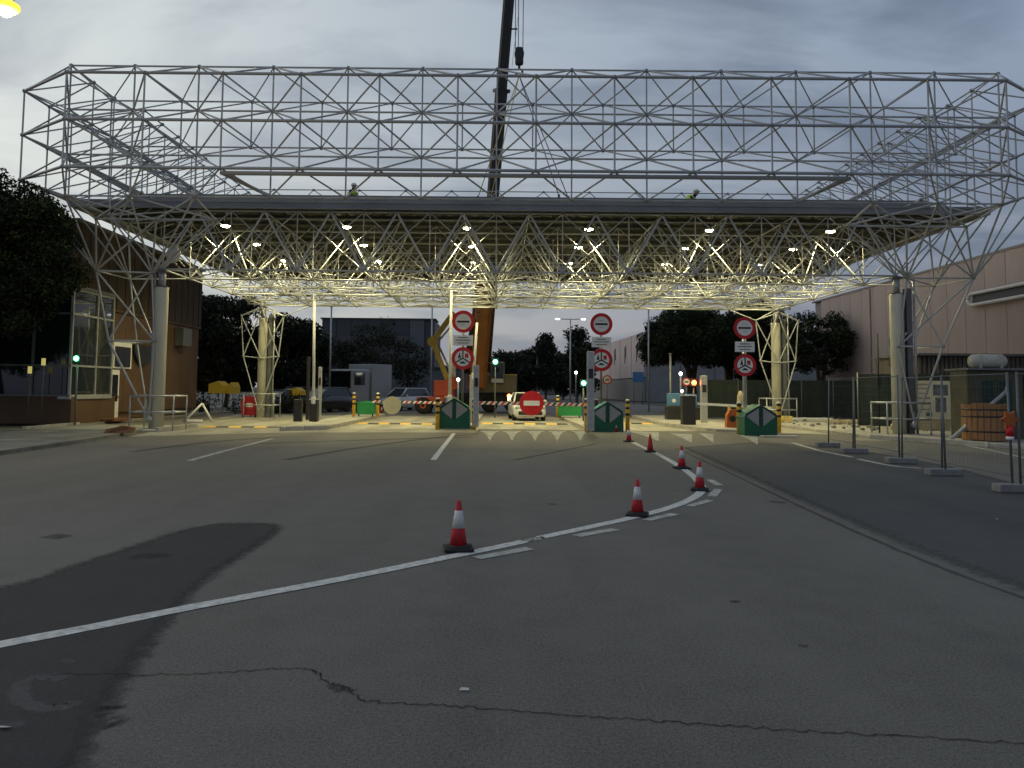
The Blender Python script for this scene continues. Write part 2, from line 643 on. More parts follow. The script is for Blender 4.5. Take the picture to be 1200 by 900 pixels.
def soft_ribbon(name, pts, w, m, z, parent, jag=.3):
    """ribbon that fades out towards both sides and ends"""
    b = MB()
    n = len(pts)
    vs, val = [], []
    for i, p in enumerate(pts):
        a, c = pts[max(0, i - 1)], pts[min(n - 1, i + 1)]
        d = (c - a)
        d = d.normalized() if d.length > 1e-6 else Vector((1, 0))
        nrm = Vector((-d.y, d.x))
        e = 0.0 if i in (0, n - 1) else 1.0
        for s_, v in ((-1, 0), (-.45, 1), (.45, 1), (1, 0)):
            ww = w / 2 * (1 + random.uniform(-jag, jag)) * s_
            vs.append((p.x + nrm.x * ww, p.y + nrm.y * ww, z))
            val.append(v * e)
    b.add(vs, [(4 * i + k, 4 * i + k + 1, 4 * i + 5 + k, 4 * i + 4 + k) for i in range(n - 1) for k in range(3)], m)
    return set_inner(b.build(name, parent), val)


def soft_patch(name, pts, inset, m, z, parent, cell=.12):
    """sheet on a fine grid whose border zone fades out"""
    P_ = np.array([(p.x, p.y) for p in pts])
    x0, y0 = P_.min(0) - cell
    x1, y1 = P_.max(0) + cell
    gx, gy = np.arange(x0, x1 + cell, cell), np.arange(y0, y1 + cell, cell)
    XX, YY = np.meshgrid(gx, gy)
    q = np.stack([XX.ravel(), YY.ravel()], 1)
    inside = np.zeros(len(q), bool)
    dist = np.full(len(q), 1e9)
    for k in range(len(P_)):
        a, c = P_[k], P_[(k + 1) % len(P_)]
        d = c - a
        t = np.clip(((q - a) @ d) / max(1e-9, d @ d), 0, 1)
        dist = np.minimum(dist, np.linalg.norm(q - a - t[:, None] * d, axis=1))
        cond = (a[1] > q[:, 1]) != (c[1] > q[:, 1])
        xi = a[0] + (q[:, 1] - a[1]) * d[0] / (d[1] if abs(d[1]) > 1e-9 else 1e-9)
        inside ^= cond & (q[:, 0] < xi)
    val = np.where(inside, np.clip(dist / inset, 0, 1), 0.0)
    nx, ny = len(gx), len(gy)
    keep = {}
    vs, vv, fs = [], [], []
    for j in range(ny - 1):
        for k in range(nx - 1):
            ids = (j * nx + k, j * nx + k + 1, (j + 1) * nx + k + 1, (j + 1) * nx + k)
            if not (inside[ids[0]] or inside[ids[1]] or inside[ids[2]] or inside[ids[3]]):
                continue
            f = []
            for i_ in ids:
                if i_ not in keep:
                    keep[i_] = len(vs)
                    vs.append((q[i_, 0], q[i_, 1], z))
                    vv.append(float(val[i_]))
                f.append(keep[i_])
            fs.append(tuple(f))
    b = MB()
    b.add(vs, fs, m)
    return set_inner(b.build(name, parent), vv)


def gp(px, py):
    g = G(px, py)
    return Vector((g.x, g.y))


ground = struct(sheet('ground', [(-2500, -60), (2500, -60), (2500, 4500), (-2500, 4500)], 'soil', -0.05))
road = struct(sheet('road', [(-34, -12), (34, -12), (34, 30), (17, 48), (17, 220), (-60, 220), (-60, 48), (-34, 30)], 'asphalt', 0.0))

# darker re-laid asphalt, left foreground, and the smoother lane on the right
pa = [(-120, 700), (0, 684), (70, 662), (140, 640), (200, 621), (250, 612), (305, 611), (335, 613), (342, 621), (318, 640), (282, 664), (252, 690),
      (226, 722), (205, 752), (182, 790), (160, 830), (143, 868), (131, 905), (126, 960), (-160, 960)]
soft_patch('asphalt_patch', smooth_line([gp(*p) for p in pa[0:18]], 3) + [gp(110, 1010), gp(-220, 1010)], .3, 'patch_soft', 0.003, road, .09)
pb = [(790, 524), (850, 552), (930, 590), (1000, 622), (1060, 648), (1130, 676), (1230, 712), (1330, 712), (1330, 585), (1200, 566), (1130, 548), (1060, 535), (980, 523), (880, 518)]
soft_patch('asphalt_lane', [gp(*p) for p in pb[:7]] + [Vector((6.6, 4.4)), Vector((9.5, 0)), Vector((32, 0)), Vector((32, 16))] + [gp(*p) for p in pb[9:]], .5, 'lane_soft', 0.003, road, .22)
soft_ribbon('tar_seam', smooth_line([gp(*p) for p in pb[:7]], 6), 0.10, 'mark_soft', 0.004, road, 0.4)

# painted lines
edge = smooth_line([gp(*p) for p in ((-60, 768), (0, 756), (110, 735), (230, 711), (400, 679), (527, 653), (590, 640), (640, 629), (700, 616), (745, 606), (785, 595), (808, 586),
                                      (821, 577), (822, 570), (812, 558), (795, 546), (772, 533), (745, 520), (722, 509))], 8)
cut = [i for i, p in enumerate(edge) if 0.33 < p.x < 0.0]
a_, b_ = gp(618, 634), gp(636, 630)
e1 = [p for p in edge if not (p.x > a_.x and p.y < b_.y + 3.2 and p.x > a_.x)]
i0 = min(range(len(edge)), key=lambda i: (edge[i] - a_).length)
i1 = min(range(len(edge)), key=lambda i: (edge[i] - b_).length)
ribbon('edge_line', edge[:i0 + 1], 0.15, 'paint_white', 0.006, road, 0.05)
ribbon('edge_line', edge[max(i1, i0 + 1):], 0.15, 'paint_white', 0.006, road, 0.05)
for k in range(3):                               # worn scraps in the gap
    c = a_.lerp(b_, (k + .5) / 3)
    ribbon('edge_line_scrap', [c + Vector((-.05, -.03)), c + Vector((.05, .02))], 0.09, 'paint_white_worn', 0.006, road, 0.4)
for (p, q) in (((558, 654.5), (621, 643)), ((675, 628.5), (721, 620.5)), ((757, 610), (791, 602.5)), ((808, 593.5), (832, 586.5)), ((834, 582), (842, 573.5)), ((843, 569), (832, 562.5))):
    ribbon('dash', [gp(*p), gp(*p).lerp(gp(*q), .5), gp(*q)], 0.14, 'paint_white_worn', 0.006, road, 0.08)
ribbon('lane_line', [gp(508, 539), gp(520, 523), gp(532, 508)], 0.14, 'paint_white', 0.006, road, .05)
ribbon('lane_line', smooth_line([gp(222, 540), gp(262, 529), gp(320, 514)], 4), 0.14, 'paint_white_worn', 0.006, road, .2)
ribbon('lane_line', smooth_line([gp(735, 514), gp(760, 527), gp(775, 535)], 4), 0.10, 'paint_white_worn', 0.0065, road, .2)
ribbon('lane_line', smooth_line([gp(900, 512), gp(925, 518), gp(960, 528), gp(1000, 536)], 4), 0.14, 'paint_white_worn', 0.006, road, .2)
ribbon('lane_line', smooth_line([gp(1005, 538), gp(1045, 546), gp(1080, 549)], 4), 0.14, 'paint_white_worn', 0.006, road, .2)
ribbon('lane_line', smooth_line([gp(1060, 514), gp(1130, 522), gp(1215, 540)], 4), 0.12, 'paint_white_worn', 0.006, road, .2)
# cracks and stains
cr1 = smooth_line([gp(*p) for p in ((60, 790), (180, 791), (270, 788), (330, 784), (358, 784), (372, 789), (382, 799), (405, 806), (430, 822), (500, 826), (600, 833), (720, 842),
                                     (830, 850), (960, 858), (1080, 864), (1230, 873))], 14)
cr1 = [p + Vector((random.uniform(-.012, .012), random.uniform(-.02, .02))) for p in cr1]
soft_ribbon('tar_crack', cr1, 0.016, 'crack_soft', 0.004, road, 0.5)
for (x0, y0, x1, y1, w) in ((384, 801, 402, 811, .07), (398, 806, 417, 812, .05), (147, 654, 205, 650, .22), (52, 632, 80, 626, .25), (900, 588, 925, 590, .16), (640, 590, 652, 592, .1),
                            (855, 705, 868, 706, .06), (935, 757, 948, 758, .05)):
    p, q = gp(x0, y0), gp(x1, y1)
    soft_ribbon('oil_stain', [p.lerp(q, t / 6) + Vector((0, random.uniform(-.02, .02))) for t in range(7)], w * 1.5, 'mark_soft', 0.005, road, 0.3)
ring = []
for k in range(26):
    t = k / 26 * 5.2 + 0.4
    ring.append(gp(58 + 38 * math.cos(t) + random.uniform(-2, 2), 812 + 19 * math.sin(t) + random.uniform(-1.5, 1.5)))
soft_ribbon('paint_stain', ring, 0.16, 'pale_soft', 0.004, road, 0.4)
soft_ribbon('paint_stain', [gp(20, 835), gp(14, 850), gp(4, 862)], 0.2, 'pale_soft', 0.0045, road, 0.4)
soft_ribbon('paint_stain', [gp(62, 784), gp(80, 775), gp(95, 770)], 0.2, 'pale_soft', 0.0045, road, 0.4)
for k in range(16):
    c = gp(100 + random.uniform(0, 30), 832 + random.uniform(-6, 20))
    soft_ribbon('paint_stain', [c, c + Vector((.05, .01)), c + Vector((.1, .02))], 0.08, 'pale_soft', 0.004, road, 0.4)
for (pts_, w) in ((((330, 540), (420, 525), (520, 512), (600, 506)), .2), (((300, 520), (420, 516), (560, 512)), .25), (((600, 540), (660, 528), (700, 520)), .12),
                   (((150, 530), (250, 518), (330, 512)), .22)):
    soft_ribbon('tyre_mark', smooth_line([gp(*p) for p in pts_], 10), w * 1.8, 'mark_soft', 0.0045, road, .15)
litter_px = [(544, 810), (1168, 609), (797, 578), (5, 855)]
for k, (x, y) in enumerate(litter_px):
    g = G(x, y)
    b = MB()
    b.prism([(-.028, -.012, 0.002), (.028, -.01, 0.002), (.022, .012, 0.005), (-.018, .01, 0.008)], (0, 0, .003), 'cone_white')
    tag(b.build('litter', None, (g.x, g.y, .007), k), ['scrap of white litter by the tar crack in the foreground', 'scrap of pale litter on the dark lane by the fence feet',
                                                   'scrap of pale litter just left of the third cone from the front', 'scrap of pale litter on the dark asphalt at the lower left edge'][k], 'litter')

# pale concrete apron below the canopy
ap = [gp(150, 512), gp(330, 507), gp(560, 507), gp(700, 508), gp(890, 514), gp(1045, 517)]
apron = struct(sheet('concrete_apron', ap + [Vector((15.6, 46)), Vector((-15.6, 46))], 'concrete_apron', 0.006))

# raised ramp with shark teeth in front of the two middle lanes
hump_f = [gp(560, 515.5), gp(640, 516.5), gp(720, 518.5), gp(835, 519), gp(905, 519.5), gp(1000, 520)]
hump_b = [gp(560, 505), gp(640, 505.5), gp(720, 507), gp(835, 507.5), gp(905, 510), gp(1000, 512)]
b = MB()
n = len(hump_f)
vs = [(p.x, p.y, 0.001) for p in hump_f] + [(p.x, p.y, 0.075) for p in hump_b] + [(p.x, p.y + 1.2, 0.0) for p in hump_b]
b.add(vs, [(i, i + 1, n + i + 1, n + i) for i in range(n - 1)] + [(n + i, n + i + 1, 2 * n + i + 1, 2 * n + i) for i in range(n - 1)], 'asphalt')
ramp = struct(b.build('speed_ramp'))


def on_ramp(px, py):
    g = G(px, py, 0.02)
    best = None
    for i in range(n - 1):
        a, c = hump_f[i], hump_f[i + 1]
        if a.x - .01 <= g.x <= c.x + .01 or (i == n - 2 and g.x > c.x) or (i == 0 and g.x < a.x):
            t = (g.x - a.x) / (c.x - a.x)
            yf = a.y + (c.y - a.y) * t
            ybk = hump_b[i].y + (hump_b[i + 1].y - hump_b[i].y) * t
            s = min(1, max(0, (g.y - yf) / (ybk - yf)))
            return Vector((g.x, g.y, 0.001 + 0.074 * s + 0.006))
    return Vector((g.x, g.y, .08))


teeth = [(575, 600), (600, 627), (627, 653), (653, 681)]
for k, tip in enumerate((574, 600, 627, 653, 680)):
    b = MB()
    up = [on_ramp(tip - 11 + 22 * j / 6, 506.5) for j in range(7)]
    lo = [on_ramp(tip - 11 + 22 * j / 6, 506.5 + 9.5 * (1 - abs(j / 3 - 1)) ** 2.4 + 0.4) for j in range(7)]
    b.add(up + lo, [(j, j + 1, 7 + j + 1, 7 + j) for j in range(6)], 'tooth')
    b.build('white_tooth', ramp)
for k, (xa, xb, top) in enumerate(((735, 772, 508), (785, 811, 510), (818, 836, 510), (866, 888, 512))):
    b = MB()
    b.poly([on_ramp(xa, top - 1), on_ramp(xb, top), on_ramp(xb, top + 8.5), on_ramp((xa + xb) / 2, top + 3)], 'tooth')
    b.build('white_tooth', ramp)

# traffic islands with kerb stones
STONE = {}


def island(pts, h=0.17, stone=1.0, name='traffic_island'):
    b = MB()
    n = len(pts)
    cen = Vector((sum(p[0] for p in pts) / n, sum(p[1] for p in pts) / n))
    ins = []
    for p in pts:
        d = (cen - Vector(p))
        ins.append((p[0] + .10 * (1 if d.x > 0 else -1), p[1] + .10 * (1 if d.y > 0 else -1)))
    b.prism([(p[0], p[1], 0.0) for p in ins], (0, 0, h - 0.012), 'concrete')
    o = struct(b.build(name))
    for i in range(n):
        a, c = Vector(pts[i]), Vector(pts[(i + 1) % n])
        L = (c - a).length
        k = max(1, round(L / stone))
        d = (c - a) / L
        nn = Vector((-d.y, d.x))
        if (cen - a).dot(nn) < 0:
            nn = -nn
        for j in range(k):
            m = a + d * (L * (j + .5) / k) + nn * (.075 + random.uniform(-.004, .004))
            key = round(L / k, 2)
            if key not in STONE:
                q = MB()
                q.box((0, 0, h / 2), (key - .02, .15, h), 'kerb', bev=.018)
                STONE[key] = q.mesh('kerb_stone')
            inst('kerb_stone', STONE[key], o, (m.x, m.y, random.uniform(-.006, .004)), (0, 0, math.atan2(d.y, d.x)))
    return o


island([(-8.15, 29.0), (-6.65, 30.2), (-6.55, 45), (-8.15, 45)])
island([(-2.35, 31.4), (-0.95, 31.4), (-0.9, 46), (-2.35, 46)])
island([(3.55, 30.4), (4.75, 30.4), (4.75, 46), (3.5, 46)])
island([(8.55, 30.2), (10.4, 29.0), (10.6, 46), (8.0, 46), (7.75, 35.8)])
# left pavement strip with the left columns, right pavement
island([(-17.0, 27.6), (-12.1, 27.6), (-12.1, 31.2), (-17.0, 31.2)], h=0.075, stone=1.2, name='pavement')
lp = MB()
lp.prism([(-40, 14, 0), (-11.4, 14.5, 0), (-11.9, 22, 0), (-12.6, 27.4, 0), (-40, 27.4, 0)], (0, 0, .10), 'pave')
struct(lp.build('pavement'))
island([(13.2, 27.4), (15.0, 23.6), (17.4, 20.6), (30, 20.6), (30, 44), (13.2, 44)], h=0.13, stone=1.5, name='pavement')
b = MB()
b.prism([(-40, 31.4, 0), (-17.0, 31.4, 0), (-17.0, 60, 0), (-40, 60, 0)], (0, 0, .09), 'pave')
struct(b.build('pavement'))


# striped rubber speed bumps: alternating yellow and black segments
def speed_bump(xa, xb, y0, label):
    t = thing('speed_bump', label, 'speed bump', ((xa + xb) / 2, y0, 0.006), group='speed bumps in the toll lanes')
    L = xb - xa
    k = max(2, round(L / .5))
    w = L / k
    for j in range(k):
        q = MB()
        x = -L / 2 + w * j
        prof = [(x + .004, -.30, 0), (x + .004, -.12, .045), (x + .004, .12, .045), (x + .004, .30, 0)]
        q.prism(prof, (w - .008, 0, 0), 'yellow' if j % 2 == 0 else 'black')
        q.build('segment', t)


speed_bump(-11.9, -8.3, 31.4, 'yellow and black speed bump in the lane beside the left front column')
speed_bump(-6.4, -2.5, 35.4, 'yellow and black speed bump left of the left green nose block')
speed_bump(-0.75, 3.3, 36.6, 'yellow and black speed bump in front of the white car')
speed_bump(4.95, 7.6, 38.0, 'faded yellow speed bump in the lane right of the middle green nose block')

# ------------------------------------------------------------------ the space frame canopy
XC, A_ = 1.15, 2.536
YA, YB, YC, YD, Y0, Y5 = 24.27, 25.48, 26.73, 27.5, 29.0, 41.7
ZA = [11.78, 10.23, 8.66]
ZB = [12.51, 10.98, 9.43, 8.02]
ZC = [11.77, 10.12, 8.70]
ZD, ZE, ZF = 7.67, 8.36, 6.09
UB = [-6.22, -5.36] + [k - 4.5 for k in range(10)] + [5.36, 6.22]
UA = [k - 6.0 for k in range(13)]
canopy = thing('space_frame_canopy', 'wide grey tubular space frame canopy spanning the toll lanes', 'canopy', (XC, 35.35, 0))
CL = Vector((XC, 35.35, 0))
ucyl = MB()
ucyl.cyl((0, 0, -.5), (0, 0, .5), 1.0, 'steel_tube', n=8)
ME_T = ucyl.mesh('tube')
ucyl2 = MB()
ucyl2.cyl((0, 0, -.5), (0, 0, .5), 1.0, 'steel_tube_big', n=8)
ME_TB = ucyl2.mesh('chord')
LAT = MB()
NODES = set()
DONE = set()


def X(u):
    return XC + u * A_


def jit(p):
    """connections of bolted frames are never exact"""
    return p


def tube(a, b, r=0.036, part=False, big=False):
    r *= 0.98 if big else 0.84
    a, b = Vector(a), Vector(b)
    key = tuple(sorted((tuple(round(c, 2) for c in a), tuple(round(c, 2) for c in b))))
    if key in DONE or (a - b).length < .05:
        return
    DONE.add(key)
    NODES.add(key[0])
    NODES.add(key[1])
    if part:
        d = b - a
        o = inst('chord' if big else 'tube', ME_TB if big else ME_T, canopy, (a + b) / 2 - CL, d.to_track_quat('Z', 'Y').to_euler(), (r, r, d.length))
    else:
        LAT.cyl(a - CL, b - CL, r, 'steel_tube', n=6, caps=False)


# front fascia: three layers A, B, C
fa = [[Vector((X(u), YA, z)) for u in UA] for z in ZA]
fb = [[Vector((X(u), YB, z)) for u in UB] for z in ZB]
fc = [[Vector((X(u * 0.985), YC, z)) for u in UA] for z in ZC]
for r in range(3):
    for k in range(12):
        tube(fa[r][k], fa[r][k + 1], 0.055, True, True)
    for k in range(13):
        if r < 2:
            tube(fa[r][k], fa[r + 1][k], 0.038, True)
        for j in (k, k + 1):
            tube(fa[r][k], fb[r][j], 0.036, True)
            tube(fa[r][k], fb[r + 1][j], 0.036, True)
for r in range(4):
    for k in range(13):
        tube(fb[r][k], fb[r][k + 1], 0.04, r == 0, False)
    if r < 3:
        for k in range(14):
            tube(fb[r][k], fb[r + 1][k], 0.036)
for r in range(2):
    for k in range(12):
        tube(fc[r][k], fc[r][k + 1], 0.036)
    for k in range(13):
        if r < 1:
            tube(fc[r][k], fc[r + 1][k], 0.034)
        if True:
            for j in (k, k + 1):
                tube(fc[r][k], fb[r][j], 0.03)
                tube(fc[r][k], fb[r + 1][j], 0.03)
# side fascias
NS = 11
MS = (Y5 - YB) / NS
SIDE = {}
for s in (-1, 1):
    sb = [[Vector((X(6.22 * s), YB + MS * j, z)) for j in range(NS + 1)] for z in ZB]
    sa = [[Vector((X(6.94 * s), YB + MS * (j + .3), z)) for j in range(NS)] for z in ZA]
    sc = [[Vector((X(5.62 * s), YB + MS * (j + .5), z)) for j in range(1, NS)] for z in ZC]
    SIDE[s] = (sa, sb, sc)
    cf = 0 if s < 0 else 12
    for r in range(3):
        tube(fa[r][cf], sa[r][0], 0.05, True, True)
        for j in range(NS - 1):
            tube(sa[r][j], sa[r][j + 1], 0.05)
        for j in range(NS):
            if r < 2:
                tube(sa[r][j], sa[r + 1][j], 0.036)
            for q in (j, j + 1):
                tube(sa[r][j], sb[r][q], 0.032)
                tube(sa[r][j], sb[r + 1][q], 0.032)
    for r in range(4):
        for j in range(NS):
            tube(sb[r][j], sb[r][j + 1], 0.038)
        if r < 3:
            for j in range(NS + 1):
                tube(sb[r][j], sb[r + 1][j], 0.032)
    for r in range(3):
        for j in range(len(sc[0])):
            if j < len(sc[0]) - 1:
                tube(sc[r][j], sc[r][j + 1], 0.034)
            for q in (j + 1, j + 2):
                tube(sc[r][j], sb[r + 1][q], 0.028)
                if r:
                    tube(sc[r][j], sb[r][q], 0.028)
# rear fascia
ra = [[Vector((X(u), Y5 + 1.2, z)) for u in UA] for z in ZA]
rb = [[Vector((X(u), Y5, z)) for u in UB] for z in ZB]
for r in range(3):
    for k in range(12):
        tube(ra[r][k], ra[r][k + 1], 0.045)
    for k in range(13):
        for j in (k, k + 1):
            tube(ra[r][k], rb[r][j], 0.03)
            tube(ra[r][k], rb[r + 1][j], 0.03)
for r in range(4):
    for k in range(13):
        tube(rb[r][k], rb[r][k + 1], 0.036)
# canopy double layer: upper grid E, lower grid F
EU = [float(k) for k in range(-5, 6)]
FU = [k - 5.5 for k in range(12)]
EY = [Y0] + [Y0 + A_ * (k + .5) for k in range(5)] + [Y5]
FY = [Y0 + (Y5 - Y0) * k / 5 for k in range(6)]
E_ = [[Vector((X(u), y, ZE)) for u in EU] for y in EY]
F_ = [[Vector((X(u), y, ZF)) for u in FU] for y in FY]
for j in range(7):
    for k in range(10):
        tube(E_[j][k], E_[j][k + 1], 0.04)
    if j < 6:
        for k in range(11):
            tube(E_[j][k], E_[j + 1][k], 0.036)
for j in range(6):
    for k in range(11):
        tube(F_[j][k], F_[j][k + 1], 0.044)
    if j < 5:
        for k in range(12):
            tube(F_[j][k], F_[j + 1][k], 0.04)
for k in range(11):
    for q in (k, k + 1):
        tube(E_[0][k], F_[0][q], 0.05, True)
        tube(E_[6][k], F_[5][q], 0.036)
    for j in range(5):
        for q in (k, k + 1):
            tube(E_[j + 1][k], F_[j][q], 0.034)
            tube(E_[j + 1][k], F_[j + 1][q], 0.034)
# horizontal bracing of the lower grid
for j in range(5):
    for k in range(11):
        tube(F_[j][k], F_[j + 1][k + 1], 0.026)
        tube(F_[j][k + 1], F_[j + 1][k], 0.026)
# hangers and long cross braces inside the canopy depth
for j in range(6):
    for k in range(12):
        top_ = Vector((X(FU[k]), FY[j] + .02, ZE))
        tube(F_[j][k], top_, 0.026)
        if j % 2 == 1 or j == 0:
            for q in (k - 1, k + 1):
                if 0 <= q <= 11:
                    tube(top_, F_[j][q], 0.026)
# fascia foot to canopy edge
for k in range(11):
    pass
heavy = [Vector((X(-4), YA + .16, ZA[2] - .12)), Vector((X(4), YA + .16, ZA[2] - .12))]
tube(heavy[0], heavy[1], 0.075, True, True)
tube(heavy[0], fb[3][3] + Vector((0, .1, .05)), 0.065, True, True)
tube(heavy[1], fb[3][10] + Vector((0, .1, .05)), 0.065, True, True)
# rear downstand lattice below the deck
RY = [Y5 + 1.3, Y5 + 2.6, Y5 + 3.9, Y5 + 5.2, Y5 + 6.4]
RZ = [6.3, 6.7, 7.1, 7.5, 7.9]
prev = F_[5]
for j in range(5):
    us = UA if j % 2 == 0 else FU
    row = [Vector((X(u), RY[j], RZ[j])) for u in us]
    for k in range(len(row) - 1):
        tube(row[k], row[k + 1], 0.034)
    for k in range(len(row)):
        for q in range(len(prev)):
            if abs(row[k].x - prev[q].x) < A_ * .6:
                tube(row[k], prev[q], 0.03)
        tube(row[k], row[k] + Vector((0, .25, 8.4 - RZ[j])), 0.03)
        for sx in (-.5, .5):
            tube(row[k], Vector((row[k].x + sx * A_, RY[j] + .3, 8.4)), 0.03)
    prev = row
# side: fascia foot down to the lower grid
for s in (-1, 1):
    sb = SIDE[s][1]
    fe = 0 if s < 0 else 11
    ee = 0 if s < 0 else 10
    for j in range(2, NS + 1):
        y = sb[3][j].y
        jj = min(5, max(0, round((y - Y0) / A_)))
        tube(sb[3][j], F_[jj][fe], 0.034)
    for j in range(7):
        jj = min(NS, max(0, round((EY[j] - YB) / MS)))
        tube(sb[3][jj], E_[j][ee], 0.034)
# tapered lattice legs at the columns
LEGS = {-1: dict(foot=(174, 491), n3=(181, 400), n4=(127, 399), n1=(178, 320), n2=(112.5, 317)),
        1: dict(foot=(1072, 498), n3=(1053, 406), n4=(1105, 406), n1=(1063, 326), n2=(1141, 326))}
for s in (-1, 1):
    g = LEGS[s]
    foot = P(*g['foot'], 28.7)
    n3, n1 = P(*g['n3'], 28.75), P(*g['n1'], 28.75)
    n4, n2 = P(*g['n4'], 28.2), P(*g['n2'], 28.0)
    n4b, n2b = n4 + Vector((.25 * -s, 1.7, 0)), n2 + Vector((.2 * -s, 2.2, 0))
    for a, c, r in ((foot, n3, .045), (foot, n4, .05), (foot, n4b, .04), (n3, n4, .04), (n3, n4b, .034), (n4, n4b, .034), (n3, n1, .045), (n4, n2, .045), (n4b, n2b, .04),
                    (n3, n2, .04), (n1, n4, .04), (n3, n2b, .034), (n1, n2, .045), (n1, n2b, .036), (n2, n2b, .034)):
        tube(a, c, r, True)
    ix = (0, 1, 2) if s < 0 else (13, 12, 11)
    D = [Vector((X(UB[i]), YD, ZD)) for i in ix]
    B4 = [fb[3][i] for i in ix]
    for a, c in ((D[0], D[1]), (D[1], D[2]), (D[0], B4[1]), (D[1], B4[0]), (D[1], B4[2]), (D[2], B4[1]), (D[0], B4[0]), (D[2], B4[2]),
                 (n2, B4[0]), (n2, D[0]), (n2, D[1]), (n1, B4[1]), (n1, D[1]), (n1, D[2]), (n1, B4[2]), (n2, B4[1])):
        tube(a, c, 0.042, True)
    sa, sb, sc = SIDE[s]
    for a, c in ((n2b, sb[3][2]), (n2b, sb[3][3]), (n2b, D[0]), (n1, sb[3][2]), (n2, sa[2][0]), (n2, sa[2][1]), (n2b, sa[2][2]), (n1, E_[0][0 if s < 0 else 10]), (n1, F_[0][0 if s < 0 else 11]),
                 (n2b, F_[1][0 if s < 0 else 11])):
        tube(a, c, 0.04)
    # rear legs spread to both sides
    cxr = X(5.5 * s)
    foot = Vector((cxr, Y5 - .45, .35))
    top = Vector((cxr, Y5 - .35, 5.9))
    mid = Vector((cxr, Y5 - .35, 3.2))
    for d in (-1, 1):
        m4, m2 = Vector((cxr + d * .95, Y5 - .3, 3.3)), Vector((cxr + d * 1.15, Y5 - .2, 5.5))
        for a, c in ((foot, m4), (mid, m4), (m4, m2), (m2, top), (mid, m2), (m4, top)):
            tube(a, c, 0.04)
        fx = min(range(12), key=lambda i: abs(X(FU[i]) - (cxr + d * A_)))
        tube(m2, F_[5][fx], 0.036)
        tube(m2, F_[5][0 if s < 0 else 11], 0.036)
    b = MB()
    b.ball(P(*g['foot'], 28.7) - CL, .13, 'galv', 12)
    b.build('foot_ball', canopy)
stuff(LAT.build('tube_lattice', canopy))
nb = MB()
for k in NODES:
    if k[2] < 1:
        continue
    c = Vector(k) - CL
    nb.ball(c, .075, 'steel_node', 8)
stuff(nb.build('node_joints', canopy))

# roof deck: corrugated sheets on purlins, edge beams
b = MB()
deck_w = A_ * 6.9
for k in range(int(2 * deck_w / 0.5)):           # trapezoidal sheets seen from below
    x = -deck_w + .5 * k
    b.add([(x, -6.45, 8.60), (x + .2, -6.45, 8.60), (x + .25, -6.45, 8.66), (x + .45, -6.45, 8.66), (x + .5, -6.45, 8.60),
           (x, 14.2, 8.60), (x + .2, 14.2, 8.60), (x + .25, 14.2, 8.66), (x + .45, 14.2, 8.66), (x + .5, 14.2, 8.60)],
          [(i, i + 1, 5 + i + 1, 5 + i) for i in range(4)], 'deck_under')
b.box((0, 3.88, 8.715), (2 * deck_w, 20.6, .09), 'deck_grey')
b.build('roof_deck', canopy)
for k in range(17):
    b = MB()
    b.box((0, 0, 0), (2 * deck_w - 1.2, .07, .14), 'purlin')
    b.build('purlin', canopy, (0, -5.9 + 1.2 * k, 8.52))
for (wd, z0, z1, y, nm, mm) in ((2 * deck_w, 8.42, 8.70, -6.50, 'edge_beam', 'deck_grey'), (2 * 15.2, 8.745, 9.0, -6.30, 'parapet', 'deck_grey')):
    b = MB()
    b.box((0, y, (z0 + z1) / 2), (wd, .10, z1 - z0), mm)
    b.box((0, y - .055, z1 - .03), (wd, .06, .05), mm)
    b.box((0, y - .055, z0 + .03), (wd, .06, .05), mm)
    for k in range(int(wd / 1.27)):
        b.box((-wd / 2 + .6 + 1.27 * k, y - .06, (z0 + z1) / 2), (.035, .03, z1 - z0 - .09), mm)
    b.build(nm, canopy)
for s in (-1, 1):
    b = MB()
    b.box((s * (deck_w - .05), 3.88, 8.56), (.10, 20.5, .27), 'deck_grey')
    b.box((s * 15.15, .3, 8.87), (.1, 13.0, .25), 'deck_grey')
    b.build('edge_beam', canopy)
b = MB()
b.box((0, 6.75, 8.87), (2 * 15.2, .1, .25), 'deck_grey')
b.build('parapet', canopy)

